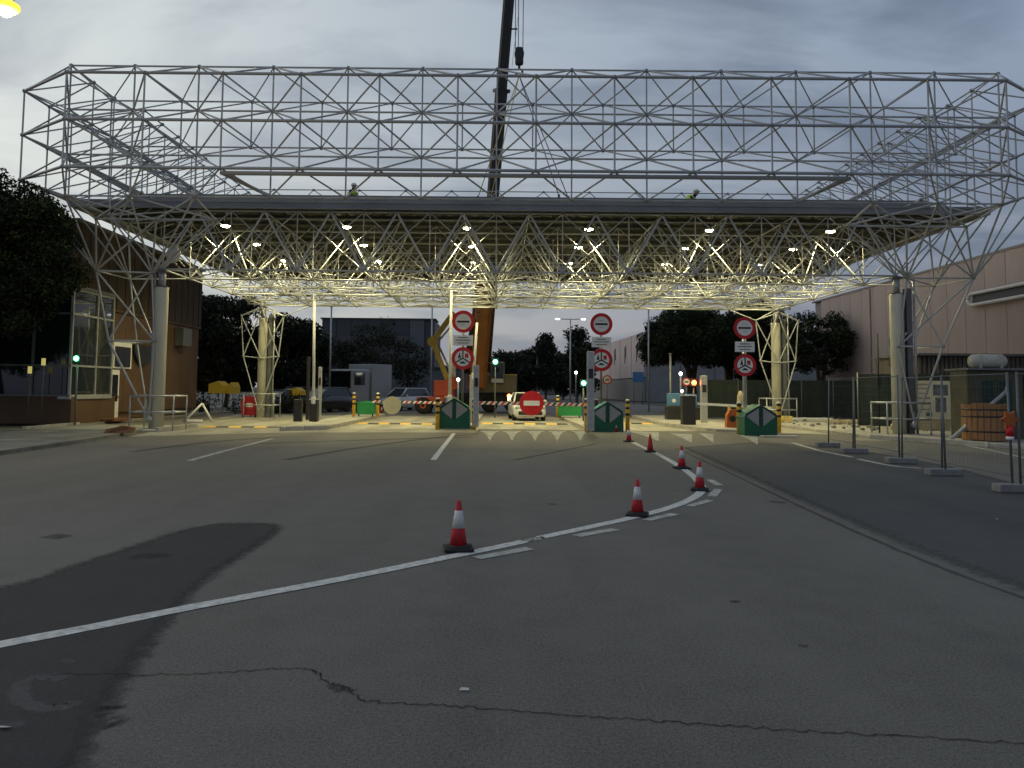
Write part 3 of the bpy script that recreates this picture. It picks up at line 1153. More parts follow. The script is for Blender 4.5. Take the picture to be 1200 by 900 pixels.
# columns
cols = [(-5.5, Y0, 'round pale concrete column beside the brown building, front left of the canopy'), (5.5, Y0, 'round pale concrete column beside the dark site fence, front right of the canopy'),
        (-5.5, Y5, 'pale concrete column at the rear left of the canopy, by the red container'), (5.5, Y5, 'pale concrete column at the rear right of the canopy, behind the right sign post')]
for u, y, lab in cols:
    s = 1 if u > 0 else -1
    t = thing('column', lab, 'column', (X(u), y, 0.0), group='columns carrying the canopy')
    b = MB()
    b.lathe([(.245, 0), (.245, 5.35), (.235, 5.38)], 'column_white', n=24)
    b.build('shaft', t)
    b = MB()
    b.cyl((0, 0, 5.385), (0, 0, 6.0), .13, 'galv', n=16)
    b.box((0, 0, 5.40), (.44, .44, .03), 'galv_dark')
    b.box((0, 0, 6.0), (.36, .36, .05), 'galv_dark')
    b.build('head', t)
    if (u, y) == (-5.5, Y0):
        o = -.42
    else:
        o = .42
    b = MB()
    if o > 0:
        b.box((o, .12, 2.8), (.20, .02, 5.6), 'galv_dark')
        b.box((o, -.12, 2.8), (.20, .02, 5.6), 'galv_dark')
        b.box((o, 0, 2.8), (.02, .218, 5.6), 'galv_dark')
        b.build('steel_post', t)
    b = MB()
    b.cyl((o + .2, -.1, .05), (o + .2, -.1, 5.9), .045, 'galv', n=8)
    b.build('downpipe', t)
    # guard rail round the base
    b0 = thing('guard_rail', 'low pale steel guard rail round the foot of the ' + ('front' if y == Y0 else 'rear') + (' right' if s > 0 else ' left') + ' column', 'guard rail', (X(u), y, 0.0), group='guard rails round the columns')
    for z in (1.28, .68):
        b = MB()
        b.cyl((-.75, -.6, z), (.85, -.6, z), .035, 'galv')
        b.cyl((-.75, .6, z), (.85, .6, z), .035, 'galv')
        b.cyl((-.75, -.6, z), (-.75, .6, z), .035, 'galv')
        b.cyl((.85, -.6, z), (.85, .6, z), .035, 'galv')
        b.build('rail', b0)
    for px_ in (-.75, .85):
        for py_ in (-.6, .6):
            b = MB()
            b.cyl((px_, py_, 0), (px_, py_, 1.32), .03, 'galv')
            b.build('post', b0)

# lamps below the roof: three rows of six
ordn = ['first', 'second', 'third', 'fourth', 'fifth', 'sixth']
for r, (y, row) in enumerate(((31.8, 'front row'), (35.9, 'middle row'), (40.5, 'rear row'))):
    for k in range(6):
        x = -11.47 + 5.07 * k
        t = thing('roof_lamp', f'lit round roof lamp, {ordn[k]} from the left in the {row} under the canopy', 'lamp', (x, y, 8.40), group='lit lamps under the canopy roof')
        b = MB()
        b.lathe([(.03, .22), (.05, .20), (.08, .12), (.17, .04), (.19, -.02), (.18, -.03)], 'lamp_body', n=16)
        b.build('housing', t)
        b = MB()
        b.lathe([(.18, -.032), (.165, -.06), (.09, -.085), (.02, -.095)], 'lamp_lens', n=16)
        b.build('lens', t)
        lamp('bulb', t, (0, 0, -.16), 780.0, (1.0, 0.89, 0.45), .15, 'SPOT', 150)
# ------------------------------------------------------------------ traffic cones
def make_cone(px, py, h, label, allred=False):
    g = G(px, py)
    t = thing('traffic_cone', label, 'traffic cone', (g.x, g.y, 0.006), random.uniform(-.4, .4), 'red and white traffic cones along the edge line')
    s = h / 0.5
    b = MB()
    b.box((0, 0, .018 * s), (.30 * s, .30 * s, .036 * s), 'rubber', bev=.012)
    b.lathe([(.14 * s, .034 * s), (.13 * s, .05 * s), (.105 * s, .055 * s)], 'rubber', n=20)
    b.build('base', t)

    def rr(z):
        return (.098 - (.098 - .022) * (z / .5)) * s
    b = MB()
    b.lathe([(rr(.05), .05 * s), (rr(.2), .2 * s), (rr(.355), .355 * s), (rr(.49), .49 * s), (rr(.5) * .7, .5 * s)], 'cone_red', n=24)
    b.build('body', t)
    if not allred:
        b = MB()
        b.lathe([(rr(.225) + .003, .225 * s), (rr(.40) + .003, .40 * s)], 'cone_white', n=24)
        b.build('sleeve', t)
    return t


make_cone(537, 645, .50, 'nearest red cone with white sleeve, standing on the curved edge line')
make_cone(747, 604.5, .47, 'second nearest red cone with white sleeve, left of the bend of the edge line')
make_cone(820, 575, .48, 'red cone with white sleeve at the bend of the edge line')
make_cone(799, 549.5, .48, 'red cone with long white sleeve just behind the cone at the bend')
make_cone(762, 530, .48, 'all red cone without a white sleeve', True)
make_cone(737, 518, .47, 'small red cone with white sleeve on the ramp, right of the middle green nose block')
make_cone(722, 508, .50, 'red and white cone standing against the middle green nose block')
for (x, y, lab) in ((464, 483, 'tiny far red cone below the pale round sign disc'), (447, 485, 'tiny far red cone beside the yellow bollard on the left island'), (505, 484, 'tiny far pale cone under the boom lift')):
    make_cone(x, y, .5, lab)


# ------------------------------------------------------------------ green island noses with two grey triangles
def nose(px, py, w, h, label, z=0.006):
    g = G(px, py)
    t = thing('nose_block', label, 'barrier block', (g.x, g.y, z), 0, 'green island nose blocks')
    pts = [(-w / 2, 0), (w / 2, 0), (w / 2, h * .60), (w * .46, h * .72), (0, h), (-w * .46, h * .72), (-w / 2, h * .60)]
    b = MB()
    b.prism([(x, 0, zz) for x, zz in pts], (0, .95, 0), 'green_booth')
    b.prism([(x * 1.0, -.025, zz) for x, zz in [(-w * .5, h * .60), (-w * .46, h * .72), (0, h), (w * .46, h * .72), (w * .5, h * .60), (w * .44, h * .60), (w * .41, h * .69), (0, h * .93), (-w * .41, h * .69), (-w * .44, h * .60)]], (0, .024, 0), 'green_dark')
    b.box((0, -.012, h * .64), (w * .10, .024, h * .62), 'green_dark')
    b.build('shell', t)
    for s in (-1, 1):
        b = MB()
        b.prism([(s * w * .065, -.006, h * .90), (s * w * .445, -.006, h * .635), (s * w * .065, -.006, h * .335)], (0, -.014, 0), 'arrow_grey')
        b.build('triangle', t)
    b = MB()
    b.box((0, .47, .02), (w + .06, 1.02, .04), 'concrete')
    b.build('footing', t)
    return t


nose(532, 503.5, 1.27, 1.27, 'green house shaped nose block with two grey triangles, left one, by the orange crane boom')
nose(712, 508, 1.22, 1.20, 'green house shaped nose block with two grey triangles, middle one, behind the cones')
nose(892, 512.5, 1.19, 1.17, 'green house shaped nose block with two grey triangles, right one, nearest the yellow crates')
g = G(925, 514)
b = MB()
b.box((0, 0, .05), (1.3, .35, .09), 'kerb', bev=.02)
tag(b.build('kerb_slab', None, (g.x - .35, g.y, .006), .03), 'loose concrete kerb slab lying before the right green nose block', 'kerb slab')


# ------------------------------------------------------------------ yellow and black bollards
def bollard(px, py, z, label, h=1.25, r=.085):
    g = G(px, py, z)
    t = thing('bollard', label, 'bollard', (g.x, g.y, z), 0, 'yellow bollards with black bands')
    b = MB()
    b.lathe([(r, 0), (r, h * .97), (r * .8, h), (r * .2, h * 1.005)], 'yellow', n=20)
    b.build('post', t)
    for q in (.55, .75, .93):
        b = MB()
        b.lathe([(r + .004, h * q - .05), (r + .004, h * q + .05)], 'black', n=20)
        b.build('band', t)
    b = MB()
    b.lathe([(r * 1.05, h * .985), (r * 1.02, h * 1.01), (r * .6, h * 1.03)], 'sign_white', n=20)
    b.build('cap', t)


bollard(512.5, 503.5, .006, 'yellow bollard at the left edge of the left green nose block')
bollard(555.5, 503.5, .006, 'yellow bollard at the right edge of the left green nose block')
bollard(687.5, 507.5, .006, 'yellow bollard at the left edge of the middle green nose block', 1.30)
bollard(735.5, 506, .006, 'yellow bollard at the right edge of the middle green nose block')
bollard(866.5, 510.5, .006, 'yellow bollard at the left edge of the right green nose block', 1.22)
bollard(913, 507, .006, 'yellow bollard half hidden behind the right edge of the right green nose block', 1.2)
bollard(414.5, 488, .17, 'yellow bollard left of the green bin on the left island', 1.2)
bollard(442.5, 488.5, .17, 'yellow bollard right of the green bin on the left island', 1.2)
bollard(653.5, 489, .17, 'yellow bollard at the left end of the long low green bin', 1.15)


# ------------------------------------------------------------------ sign posts with stop for control discs
def round_control(t, z, r, y=-.06):
    b = MB()
    b.disc((0, y + .012, z), r * .985, .012, 'sign_white', n=36)
    o = b.build('disc', t)
    b = MB()
    b.disc((0, y, z), r, .006, 'sign_red', n=36, r_in=r * .70)
    b.build('red_ring', o)
    return o, y


def text_bar(b, x0, x1, y, z, h, n_, m):
    """one line of print too small to read: a single strip with an uneven upper edge"""
    top = []
    for q in range(2 * n_ + 1):
        top.append((x0 + (x1 - x0) * q / (2 * n_), y, z + h * (.5 if q % 2 else random.uniform(-.1, .2))))
    b.prism([(x1, y, z - h / 2), (x0, y, z - h / 2)] + top, (0, -.005, 0), m)


def sign_post(px, py, z0, zs, r, pole_r, pm, label, dx=0.0):
    """zs: heights of the upper disc, plate and lower disc"""
    g = G(px, py, z0)
    t = thing('control_sign', label, 'road sign', (g.x, g.y, z0), 0, 'control signs on posts')
    b = MB()
    b.cyl((dx, .02, 0), (dx, .02, zs[0] + r * .9), pole_r, pm, n=14)
    b.build('post', t)
    o, y = round_control(t, zs[0], r)
    b = MB()
    b.box((0, y - .004, zs[0]), (r * 1.10, .008, r * .17), 'sign_black')
    b.build('bar', o)
    for k, w in enumerate((.5, .34)):            # faint small print, not legible in the photograph
        b = MB()
        text_bar(b, -w * r * .5, w * r * .5, y, zs[0] + (.34 if k == 0 else -.30) * r, r * .07, 5, 'poster')
        b.build('small_print', o)
    b = MB()
    b.box((0, -.052, zs[1]), (r * 1.75, .012, r * .92), 'sign_white', bev=.004)
    p = b.build('plate', t)
    for k, (dz, w, n_, cm) in enumerate(((.26, .55, 6, 'sign_black'), (.03, .80, 9, 'sign_black'), (-.22, .62, 6, 'rust'))):
        b = MB()
        text_bar(b, -w * r * .8, w * r * .8, -.058, zs[1] + dz * r, r * .085, n_, cm)
        b.build('text_line', p)
    o, y = round_control(t, zs[2], r)
    b = MB()
    for ang in (90, 210, 330):
        d = Vector((math.cos(R(ang)), 0, math.sin(R(ang))))
        x = Vector((-d.z, 0, d.x))
        c = Vector((0, y - .002, zs[2]))
        w = r * .055
        b.prism([c + x * w, c - x * w, c - x * w + d * r * .70, c + x * w + d * r * .70], (0, -.005, 0), 'sign_black')
    b.build('divider', o)
    b = MB()                                      # walker
    b.disc((-.30 * r, y - .002, zs[2] + .42 * r), r * .065, .005, 'sign_black', n=12)
    b.prism([(-.36 * r, y - .002, zs[2] + .33 * r), (-.22 * r, y - .002, zs[2] + .33 * r), (-.20 * r, y - .002, zs[2] + .1 * r), (-.15 * r, y - .002, zs[2] - .06 * r), (-.24 * r, y - .002, zs[2] - .02 * r), (-.30 * r, y - .002, zs[2] + .06 * r),
             (-.40 * r, y - .002, zs[2] - .06 * r), (-.42 * r, y - .002, zs[2] + .08 * r)], (0, -.005, 0), 'sign_black')
    b.build('walker', o)
    b = MB()                                      # red truck
    b.box((.33 * r, y - .0045, zs[2] + .26 * r), (.30 * r, .005, .32 * r), 'sign_red')
    b.box((.25 * r, y - .0045, zs[2] + .06 * r), (.10 * r, .005, .07 * r), 'sign_black')
    b.box((.41 * r, y - .0045, zs[2] + .06 * r), (.10 * r, .005, .07 * r), 'sign_black')
    b.build('truck', o)
    b = MB()                                      # car
    b.prism([(-.26 * r, y - .002, zs[2] - .46 * r), (.26 * r, y - .002, zs[2] - .46 * r), (.26 * r, y - .002, zs[2] - .38 * r), (.14 * r, y - .002, zs[2] - .35 * r), (.08 * r, y - .002, zs[2] - .27 * r), (-.12 * r, y - .002, zs[2] - .27 * r),
             (-.18 * r, y - .002, zs[2] - .36 * r), (-.26 * r, y - .002, zs[2] - .38 * r)], (0, -.005, 0), 'sign_black')
    b.build('car', o)
    return t


def heights(px, py, z0, rows):
    g = G(px, py, z0)
    return [P(px, y, g.y).z - z0 for y in rows]


sign_post(541.5, 497.5, .17, heights(541.5, 497.5, .17, (377, 399, 420)), .47, .05, 'galv_dark', 'double round control sign with plate over the left green nose block')
sign_post(704.5, 500, .17, heights(704.5, 500, .17, (380, 401, 422)), .455, .045, 'galv_dark', 'double round control sign with plate over the middle green nose block')
sign_post(873.5, 503, .17, heights(873.5, 503, .17, (384.5, 406.5, 428)), .44, .08, 'galv', 'double round control sign with plate over the right green nose block')


# ------------------------------------------------------------------ barriers
def arm(t, a, b_, r, mats, n):
    a, b_ = Vector(a), Vector(b_)
    m = MB()
    x, y, d = ortho(b_ - a)
    L = (b_ - a).length
    zv = Vector((0, 0, 1)) if abs(d.z) < .8 else Vector((0, 1, 0))
    hh = r
    tk = .03
    side = d.cross(zv).normalized()
    for k in range(n):
        s0, s1 = L * k / n, L * (k + 1) / n
        sk = hh * .9 if len(mats) > 1 else 0
        q = [a + d * (s0 - sk) - zv * hh, a + d * (s1 - sk) - zv * hh, a + d * (s1 + sk) + zv * hh, a + d * (s0 + sk) + zv * hh]
        m.prism([p + side * (-tk) for p in q], side * (2 * tk), mats[k % len(mats)])
    return m.build('arm', t)


def cabinet(t, loc, s, m, cap='galv'):
    b = MB()
    b.box((loc[0], loc[1], loc[2] + s[2] / 2), s, m, bev=.02)
    b.box((loc[0], loc[1] - s[1] / 2 - .003, loc[2] + s[2] * .45), (s[0] * .8, .006, s[2] * .7), m)
    o = b.build('cabinet', t)
    b = MB()
    b.box((loc[0], loc[1], loc[2] + s[2] + .02), (s[0] + .04, s[1] + .04, .04), cap, bev=.01)
    b.build('lid', o)
    return o


def no_entry(parent, c, r):
    b = MB()
    b.disc(c, r, .012, 'sign_red', n=36)
    o = b.build('red_disc', parent)
    b = MB()
    b.box(Vector(c) + Vector((0, -.016, 0)), (r * 1.3, .006, r * .40), 'sign_white')
    b.build('white_bar', o)


# closed striped barrier of the middle lane with the round no entry sign
yb = 33.4
p0, p1 = P(558, 472.0, yb), P(691, 474.5, yb)
t = thing('barrier_gate', 'red and white striped barrier arm carrying the round red no entry sign', 'barrier', (p1.x + .1, yb, .17), 0, 'lane barriers')
off = Vector((p1.x + .1, yb, .17))
arm(t, p0 - off, p1 - off, .07, ['cone_white', 'cone_red', 'cone_white', 'crane_dark'], 40)
no_entry(t, P(623, 472.5, yb - .06) - off, .53)
cabinet(t, (.12, .1, -.0), (.30, .36, 1.05), 'plastic_black')
yb = 37.5
p0, p1 = P(437, 470.5, yb), P(520, 472, yb)
t = thing('barrier_gate', 'striped barrier arm carrying a pale round sign disc, left of the boom lift', 'barrier', (p1.x + .1, yb, .17), 0, 'lane barriers')
off = Vector((p1.x + .1, yb, .17))
arm(t, p0 - off, p1 - off, .06, ['cone_white', 'cone_red', 'cone_white', 'crane_dark'], 28)
b = MB()
b.disc(P(459.5, 475, yb - .05) - off, .44, .012, 'sign_back', n=36)
b.build('sign_disc', t)
cabinet(t, (.1, .1, 0), (.30, .36, 1.05), 'plastic_black')
yb = 34.0
p0, p1 = P(817, 473, yb), P(905, 478, yb)
t = thing('barrier_gate', 'plain white lowered barrier arm with dark cabinet on the right island', 'barrier', (p0.x - .3, yb, .17), 0, 'lane barriers')
off = Vector((p0.x - .3, yb, .17))
arm(t, p0 - off, p1 - off, .055, ['white_paint'], 1)
cabinet(t, (-.08, .1, 0), (.58, .45, 1.25), 'plastic_black')
b = MB()
b.box((1.72, .02, .42), (.12, .1, .84), 'yellow', bev=.01)
b.build('arm_rest', t)
# raised arms
for (x0, y0, x1, y1, yb, lab, dk) in ((367.5, 466, 368.5, 345, 33.5, 'tall white barrier arm raised upright over the left island', True), (527, 464, 529, 340, 33.0, 'tall white barrier arm raised upright beside the left control sign', False),
                                      (555, 438, 559, 378, 34.2, 'white barrier arm raised at a slant right of the left control sign', False)):
    p0, p1 = P(x0, y0, yb), P(x1, y1, yb)
    t = thing('barrier_gate', lab, 'barrier', (p0.x, yb, .17), 0, 'lane barriers')
    off = Vector((p0.x, yb, .17))
    b = MB()
    b.cyl(p0 - off, p1 - off, .065, 'white_paint', .055, n=12)
    b.build('arm', t)
    b = MB()
    b.box(p0 - off + Vector((0, 0, -.12)), (.2, .16, .34), 'white_paint', bev=.06)
    b.build('hub', t)
    cabinet(t, (.0, .16, 0), (.34, .40, max(.8, p0.z - .17 - .1)), 'plastic_black' if dk else 'galv')
# slim ticket posts and cabinets
for (x, ytop, ybot, w, m, lab, z) in ((692, 412, 505, .26, 'galv', 'slim grey green post left of the middle control sign', .17), (557.5, 428, 500, .22, 'galv', 'slim grey green post right of the left control sign', .17),
                                      (825, 440, 495, .30, 'galv', 'slim pale grey post standing on the right island', .17), (374, 430, 492, .16, 'galv', 'thin pale post beside the raised left arm', .17),
                                      (349, 468, 494, .34, 'plastic_black', 'low black ticket machine at the nose of the left island', .17), (360, 418, 492, .14, 'plastic_black', 'thin black post at the nose of the left island', .17)):
    g = G(x, ybot, z)
    top = P(x, ytop, g.y).z
    t = thing('ticket_post', lab, 'post', (g.x, g.y, z), 0, 'posts on the traffic islands')
    b = MB()
    b.box((0, 0, (top - z) / 2), (w, w * .8, top - z), m, bev=.02)
    b.build('post', t)
    b = MB()
    b.box((0, -w * .4 - .006, (top - z) * .72), (w * .62, .012, min(.35, (top - z) * .2)), 'plastic_black')
    b.build('reader', t)


# ------------------------------------------------------------------ traffic lights
def signal(px, py, Y, m, label, ground_z=.0, r=.10, housing=True, en=4.0, col=(1, 1, 1), pole=True):
    p = P(px, py, Y)
    t = thing('traffic_light', label, 'traffic light', (p.x, Y, ground_z), 0, 'small lane signals')
    z = p.z - ground_z
    b = MB()
    b.box((0, .10, z), (r * 3.0, .16, r * 3.2), 'plastic_black', bev=.02)
    b.build('housing', t)
    b = MB()
    b.lathe([(r, 0), (r * .9, .03), (r * .3, .05)], m, (0, .018, z), n=16, axis=(0, -1, 0))
    b.build('lens', t)
    if pole:
        b = MB()
        b.cyl((0, .12, 0), (0, .12, z), .04, 'galv_dark')
        b.build('pole', t)
    lamp('glow', t, (0, -.15, z), en, col, .08)
    return t


GREEN, RED, AMB = (.1, 1, .4), (1, .12, .03), (1, .6, .2)
signal(580.5, 424, 44.0, 'led_green', 'green lane signal in front of the crane cab', .0, .13, col=GREEN)
signal(554.5, 446, 34.6, 'led_green', 'green lane signal beside the slim post right of the left control sign', .17, .09, col=GREEN)
signal(684, 449, 36.5, 'led_green', 'green lane signal left of the middle control sign', .17, .11, col=GREEN)
signal(813.5, 448.5, 37.0, 'led_red', 'red lane signal behind the dark cabinet on the right island', .17, .12, col=RED, en=6)
signal(89, 420, 30.3, 'led_green', 'green signal lamp added for a green reflection in the glass bay of the brown building', .08, .10, col=GREEN)  # added signal stands for a green reflection in the bay glass
signal(1046.5, 425.5, 36.0, 'led_red', 'red signal lamp seen left of the front right column', .13, .09, col=RED)
signal(1083.5, 425, 36.0, 'led_red', 'red signal lamp on a bracket right of the front right column', .13, .10, col=RED)


# little lit lamps on slim posts
def lamp_post(px, py, Y, lab, m='led_white', r=.06, en=3.0, col=(1, .95, .8)):
    p = P(px, py, Y)
    t = thing('lamp_post', lab, 'lamp post', (p.x, Y, 0), 0, 'small distant lamps')
    b = MB()
    b.cyl((0, 0, 0), (0, 0, p.z), .05, 'galv_dark')
    b.build('pole', t)
    b = MB()
    b.ball((0, -.04, p.z + .03), r, m, 10)
    b.build('lamp_head', t)
    if en:
        lamp('glow', t, (0, -.3, p.z), en, col, .1)


lamp_post(675, 437, 60, 'small white lamp on a pole left of the middle control sign', r=.12)
lamp_post(797.5, 438.5, 42, 'small white lamp over the blue boxes', r=.10)
lamp_post(799, 459, 41, 'tiny pale lamp beside the blue boxes', r=.08, en=1)
lamp_post(537, 445.5, 44, 'small pale lamp under the left control sign', r=.10)
lamp_post(599, 468, 47, 'amber warning lamp left of the white car', 'led_amber', .22, 6, AMB)
lamp_post(596.5, 464.5, 47.5, 'red tail lamp above the amber lamp beside the crane', 'led_red', .12, 2, RED)
lamp_post(629.5, 405, 130, 'far street lamp over the distant trees', r=.30)
lamp_post(389, 441, 60, 'small white lamp on the roof of the parked truck', r=.14, en=2)

# round 20 signs
for (x, y, yb, r, Y, lab) in ((711.5, 445, 500, .32, 52, 'small round speed sign under the middle control sign'), (804.5, 447.5, 480, .24, 44, 'small round speed sign left of the red lane signal')):
    p = P(x, y, Y)
    t = thing('speed_sign', lab, 'road sign', (p.x, Y, 0), 0)
    b = MB()
    b.cyl((0, .03, 0), (0, .03, p.z), .04, 'galv_dark')
    b.build('post', t)
    b = MB()
    b.disc((0, 0, p.z), r, .012, 'sign_white', n=24)
    o = b.build('disc', t)
    b = MB()
    b.disc((0, -.012, p.z), r, .006, 'sign_red', n=24, r_in=r * .72)
    b.build('red_ring', o)
    b = MB()
    for dx in (-.22, .22):
        b.disc((dx * r, -.0125, p.z), r * .26, .006, 'sign_black', n=12, r_in=r * .12)
    b.build('digits', o)


# ------------------------------------------------------------------ bins, crates, small items
def bin_body(px, py, z, w, h, d, m, lab, cat='bin', nm='waste_container', rounded=True):
    g = G(px, py, z)
    t = thing(nm, lab, cat, (g.x, g.y, z))
    b = MB()
    prof = [(-w / 2, .1), (w / 2, .1), (w / 2 * 1.04, h * .75), (w * .36, h * .95), (0, h), (-w * .36, h * .95), (-w / 2 * 1.04, h * .75)] if rounded else [(-w / 2, .1), (w / 2, .1), (w / 2, h), (-w / 2, h)]
    b.prism([(x, 0, zz) for x, zz in prof], (0, d, 0), m)
    b.build('body', t)
    b = MB()
    b.box((0, d / 2, .86 * h if rounded else h + .02), (w * 1.08, d * 1.06, .05), m, bev=.01)
    b.build('rim', t)
    for sx in (-1, 1):
        b = MB()
        b.cyl((sx * w * .42 - .03, d * .2, .07), (sx * w * .42 + .03, d * .2, .07), .07, 'rubber', n=12)
        b.build('wheel', t)
    return t


bin_body(428, 488, .17, .86, .80, .7, 'bin_green', 'green rounded bin between two bollards on the left island')
bin_body(668, 489.5, .17, 1.22, .60, .7, 'bin_green', 'long low green bin behind the striped barrier', rounded=False)
t = bin_body(291, 489, .006, .80, 1.15, .7, 'bin_red', 'red wheeled container left of the rear left column')
b = MB()
b.box((.05, -.012, .66), (.36, .006, .2), 'sign_white')
b.build('white_print', t)
for (x, y, lab) in ((791, 475, 'blue box left, stacked on dark bins behind the right island'), (809, 476, 'small blue box beside the red lane signal')):
    p = P(x, y - 1, 40)
    t = thing('blue_box', lab, 'box', (p.x, 40, 0))
    b = MB()
    b.box((0, 0, p.z + .25), (.75 if x < 800 else .55, .6, .66), 'blue_box', bev=.04)
    b.build('box', t)
    b = MB()
    b.box((0, 0, (p.z - .08) / 2), (.95, .7, max(.2, p.z - .08)), 'plastic_black', bev=.04)
    b.build('stand', t)
    if x < 800:
        b = MB()
        b.disc((-.12, -.302, p.z + .2), .10, .006, 'sign_white', n=14)
        b.build('mark', t)
# yellow crates by the right column
for k, (dx, dz) in enumerate(((0, 0), (.42, 0), (.02, .23), (.44, .23))):
    g = G(921, 499, .006)
    t = thing('crate', ['yellow crate, lower left of four by the right green nose block', 'yellow crate, lower right of four by the right green nose block', 'yellow crate, upper left of four by the right green nose block',
                        'yellow crate, upper right of four by the right green nose block'][k], 'crate', (g.x + dx, g.y + 1.0, .006 + dz), random.uniform(-.05, .05), 'stacked yellow crates')
    b = MB()
    b.box((0, 0, .02), (.38, .32, .03), 'yellow_pale')
    b.box((-.18, 0, .11), (.02, .32, .21), 'yellow_pale')
    b.box((.18, 0, .11), (.02, .32, .21), 'yellow_pale')
    for sy in (-1, 1):
        b.box((0, sy * .15, .05), (.34, .02, .08), 'yellow_pale')
        b.box((0, sy * .15, .19), (.34, .02, .05), 'yellow_pale')
    b.build('tray', t)
# orange figure shaped marker by the right bollard
g = G(867, 503, .17)
t = thing('water_barrier', 'small orange plastic barrier behind the right bollard', 'barrier', (g.x + .2, g.y + 1.4, .17))
b = MB()
b.prism([(-.3, 0, 0), (.3, 0, 0), (.26, 0, .5), (.15, 0, .72), (-.15, 0, .72), (-.26, 0, .5)], (0, .3, 0), 'orange')
b.build('body', t)
b = MB()
b.disc((-.05, -.004, .35), .13, .006, 'plastic_black', n=14)
b.build('hole', t)
g = G(882, 500, .17)
t = thing('wrapped_post', 'pale wrapped post top behind the right green nose block', 'post', (g.x, g.y + 1.6, .17))
b = MB()
b.lathe([(.09, 0), (.10, .9), (.15, 1.05), (.13, 1.3), (.05, 1.5)], 'timber_pale', n=12)
b.build('post', t)
# fallen A shaped steel stand left
g0, gx, g1 = G(214, 490, .01), P(237, 473, 35.0), G(249, 491, .01)
g0 = Vector((P(215, 490, 35).x, 35, .05))
g1 = Vector((P(249, 490, 35).x, 35, .05))
t = thing('steel_stand', 'white A shaped steel stand on the floor behind the front left column', 'stand', (gx.x, 35, 0))
off = Vector((gx.x, 35, 0))
for a, c in ((g0, gx), (gx, g1)):
    b = MB()
    b.cyl(a - off, c - off, .05, 'white_paint')
    b.build('leg', t)
b = MB()
b.box((-.35, 0, .08), (.7, .4, .12), 'white_paint', rz=.2, bev=.02)
b.build('foot', t)
# brown block in the left gutter
g = G(139, 511)
b = MB()
b.prism([(-.45, -.1, 0), (.4, -.12, 0), (.45, .05, .16), (.1, .0, .24), (-.4, .02, .12)], (0, .3, 0), 'rust')
tag(b.build('rubble_piece', None, (g.x, g.y, .10), .2), 'rusty scrap lying on the left pavement before the brown building', 'rubble')

# ------------------------------------------------------------------ right side: mobile fence on concrete feet


feet = [(970, 526), (1001, 533.5), (1056, 545.5), (1106, 559.5), (1190, 579)]
fg = [G(x, y - 2) for x, y in feet]
tops = [(968, 450), (999, 450), (1053, 442), (1110, 462), (1178, 452)]


def mesh_panel(a, b_, h, lab, lean=0.0):
    """wire fence panel between two feet: two posts, rails, thin wires"""
    a, b_ = Vector((a.x, a.y, .12)), Vector((b_.x, b_.y, .12))
    t = thing('mobile_fence', lab, 'fence', a, 0, 'mobile wire fence panels')
    d = b_ - a
    b_ = b_ - a
    dirn = d.normalized()
    nrm = Vector((-dirn.y, dirn.x, 0)) * lean
    fb_ = MB()
    fb_.box((0, 0, -.045), (.68, .22, .14), 'foot_grey', bev=.02)
    fb_.build('concrete_foot', t, (0, 0, 0), random.uniform(-.08, .08))
    for o in (dirn * .08, b_ - dirn * .08):
        b = MB()
        b.cyl(o, o + Vector((0, 0, h)) + nrm, .021, 'galv_dark', n=8)
        b.build('post', t)
    for z in (.15, h - .03):
        b = MB()
        b.cyl(dirn * .08 + Vector((0, 0, z)) + nrm * (z / h), b_ - dirn * .08 + Vector((0, 0, z)) + nrm * (z / h), .010, 'galv_dark', n=6)
        b.build('rail', t)
    m = MB()
    L = d.length - .16
    k = int(L / .14)
    for i in range(1, k):
        o = dirn * (.08 + L * i / k)
        m.cyl(o + Vector((0, 0, .15)), o + Vector((0, 0, h - .03)) + nrm, .0012, 'galv_dark', n=3, caps=False)
    for i in range(1, 8):
        z = .15 + (h - .18) * i / 8
        m.cyl(dirn * .08 + Vector((0, 0, z)) + nrm * (z / h), b_ - dirn * .08 + Vector((0, 0, z)) + nrm * (z / h), .0012, 'galv_dark', n=3, caps=False)
    stuff(m.build('wire_mesh', t))


mesh_panel(fg[0], fg[1], 1.95, 'wire fence panel nearest the right green nose block', .05)
mesh_panel(fg[1], fg[2], 1.95, 'wire fence panel before the right column')
mesh_panel(fg[2], fg[3], 1.9, 'wire fence panel right of the front right column', .04)
mesh_panel(fg[3], fg[4], 1.9, 'wire fence panel in front of the wooden cable drum', -.03)
mesh_panel(fg[4], fg[4] + Vector((1.6, -2.2, 0)), 1.9, 'wire fence panel leaving the picture at the right edge')
# beacon hung on the last post
g = fg[4]
t = thing('warning_beacon', 'orange star shaped beacon with white collar on the right fence post', 'beacon', (g.x - .10, g.y - .06, 0))
zz = P(1178, 503, g.y).z
b = MB()
b.cyl((0, 0, zz - .12), (0, 0, zz + .06), .055, 'sign_red', n=12)
b.build('body', t)
b = MB()
b.cyl((0, 0, zz - .17), (0, 0, zz - .12), .06, 'sign_white', n=12)
b.build('collar', t)
b = MB()
pts = []
for k in range(12):
    rr_ = .16 if k % 2 == 0 else .09
    pts.append((rr_ * math.cos(k * math.pi / 6), -.03, zz + .17 + rr_ * math.sin(k * math.pi / 6)))
b.prism(pts, (0, .05, 0), 'orange')
b.build('lens', t)

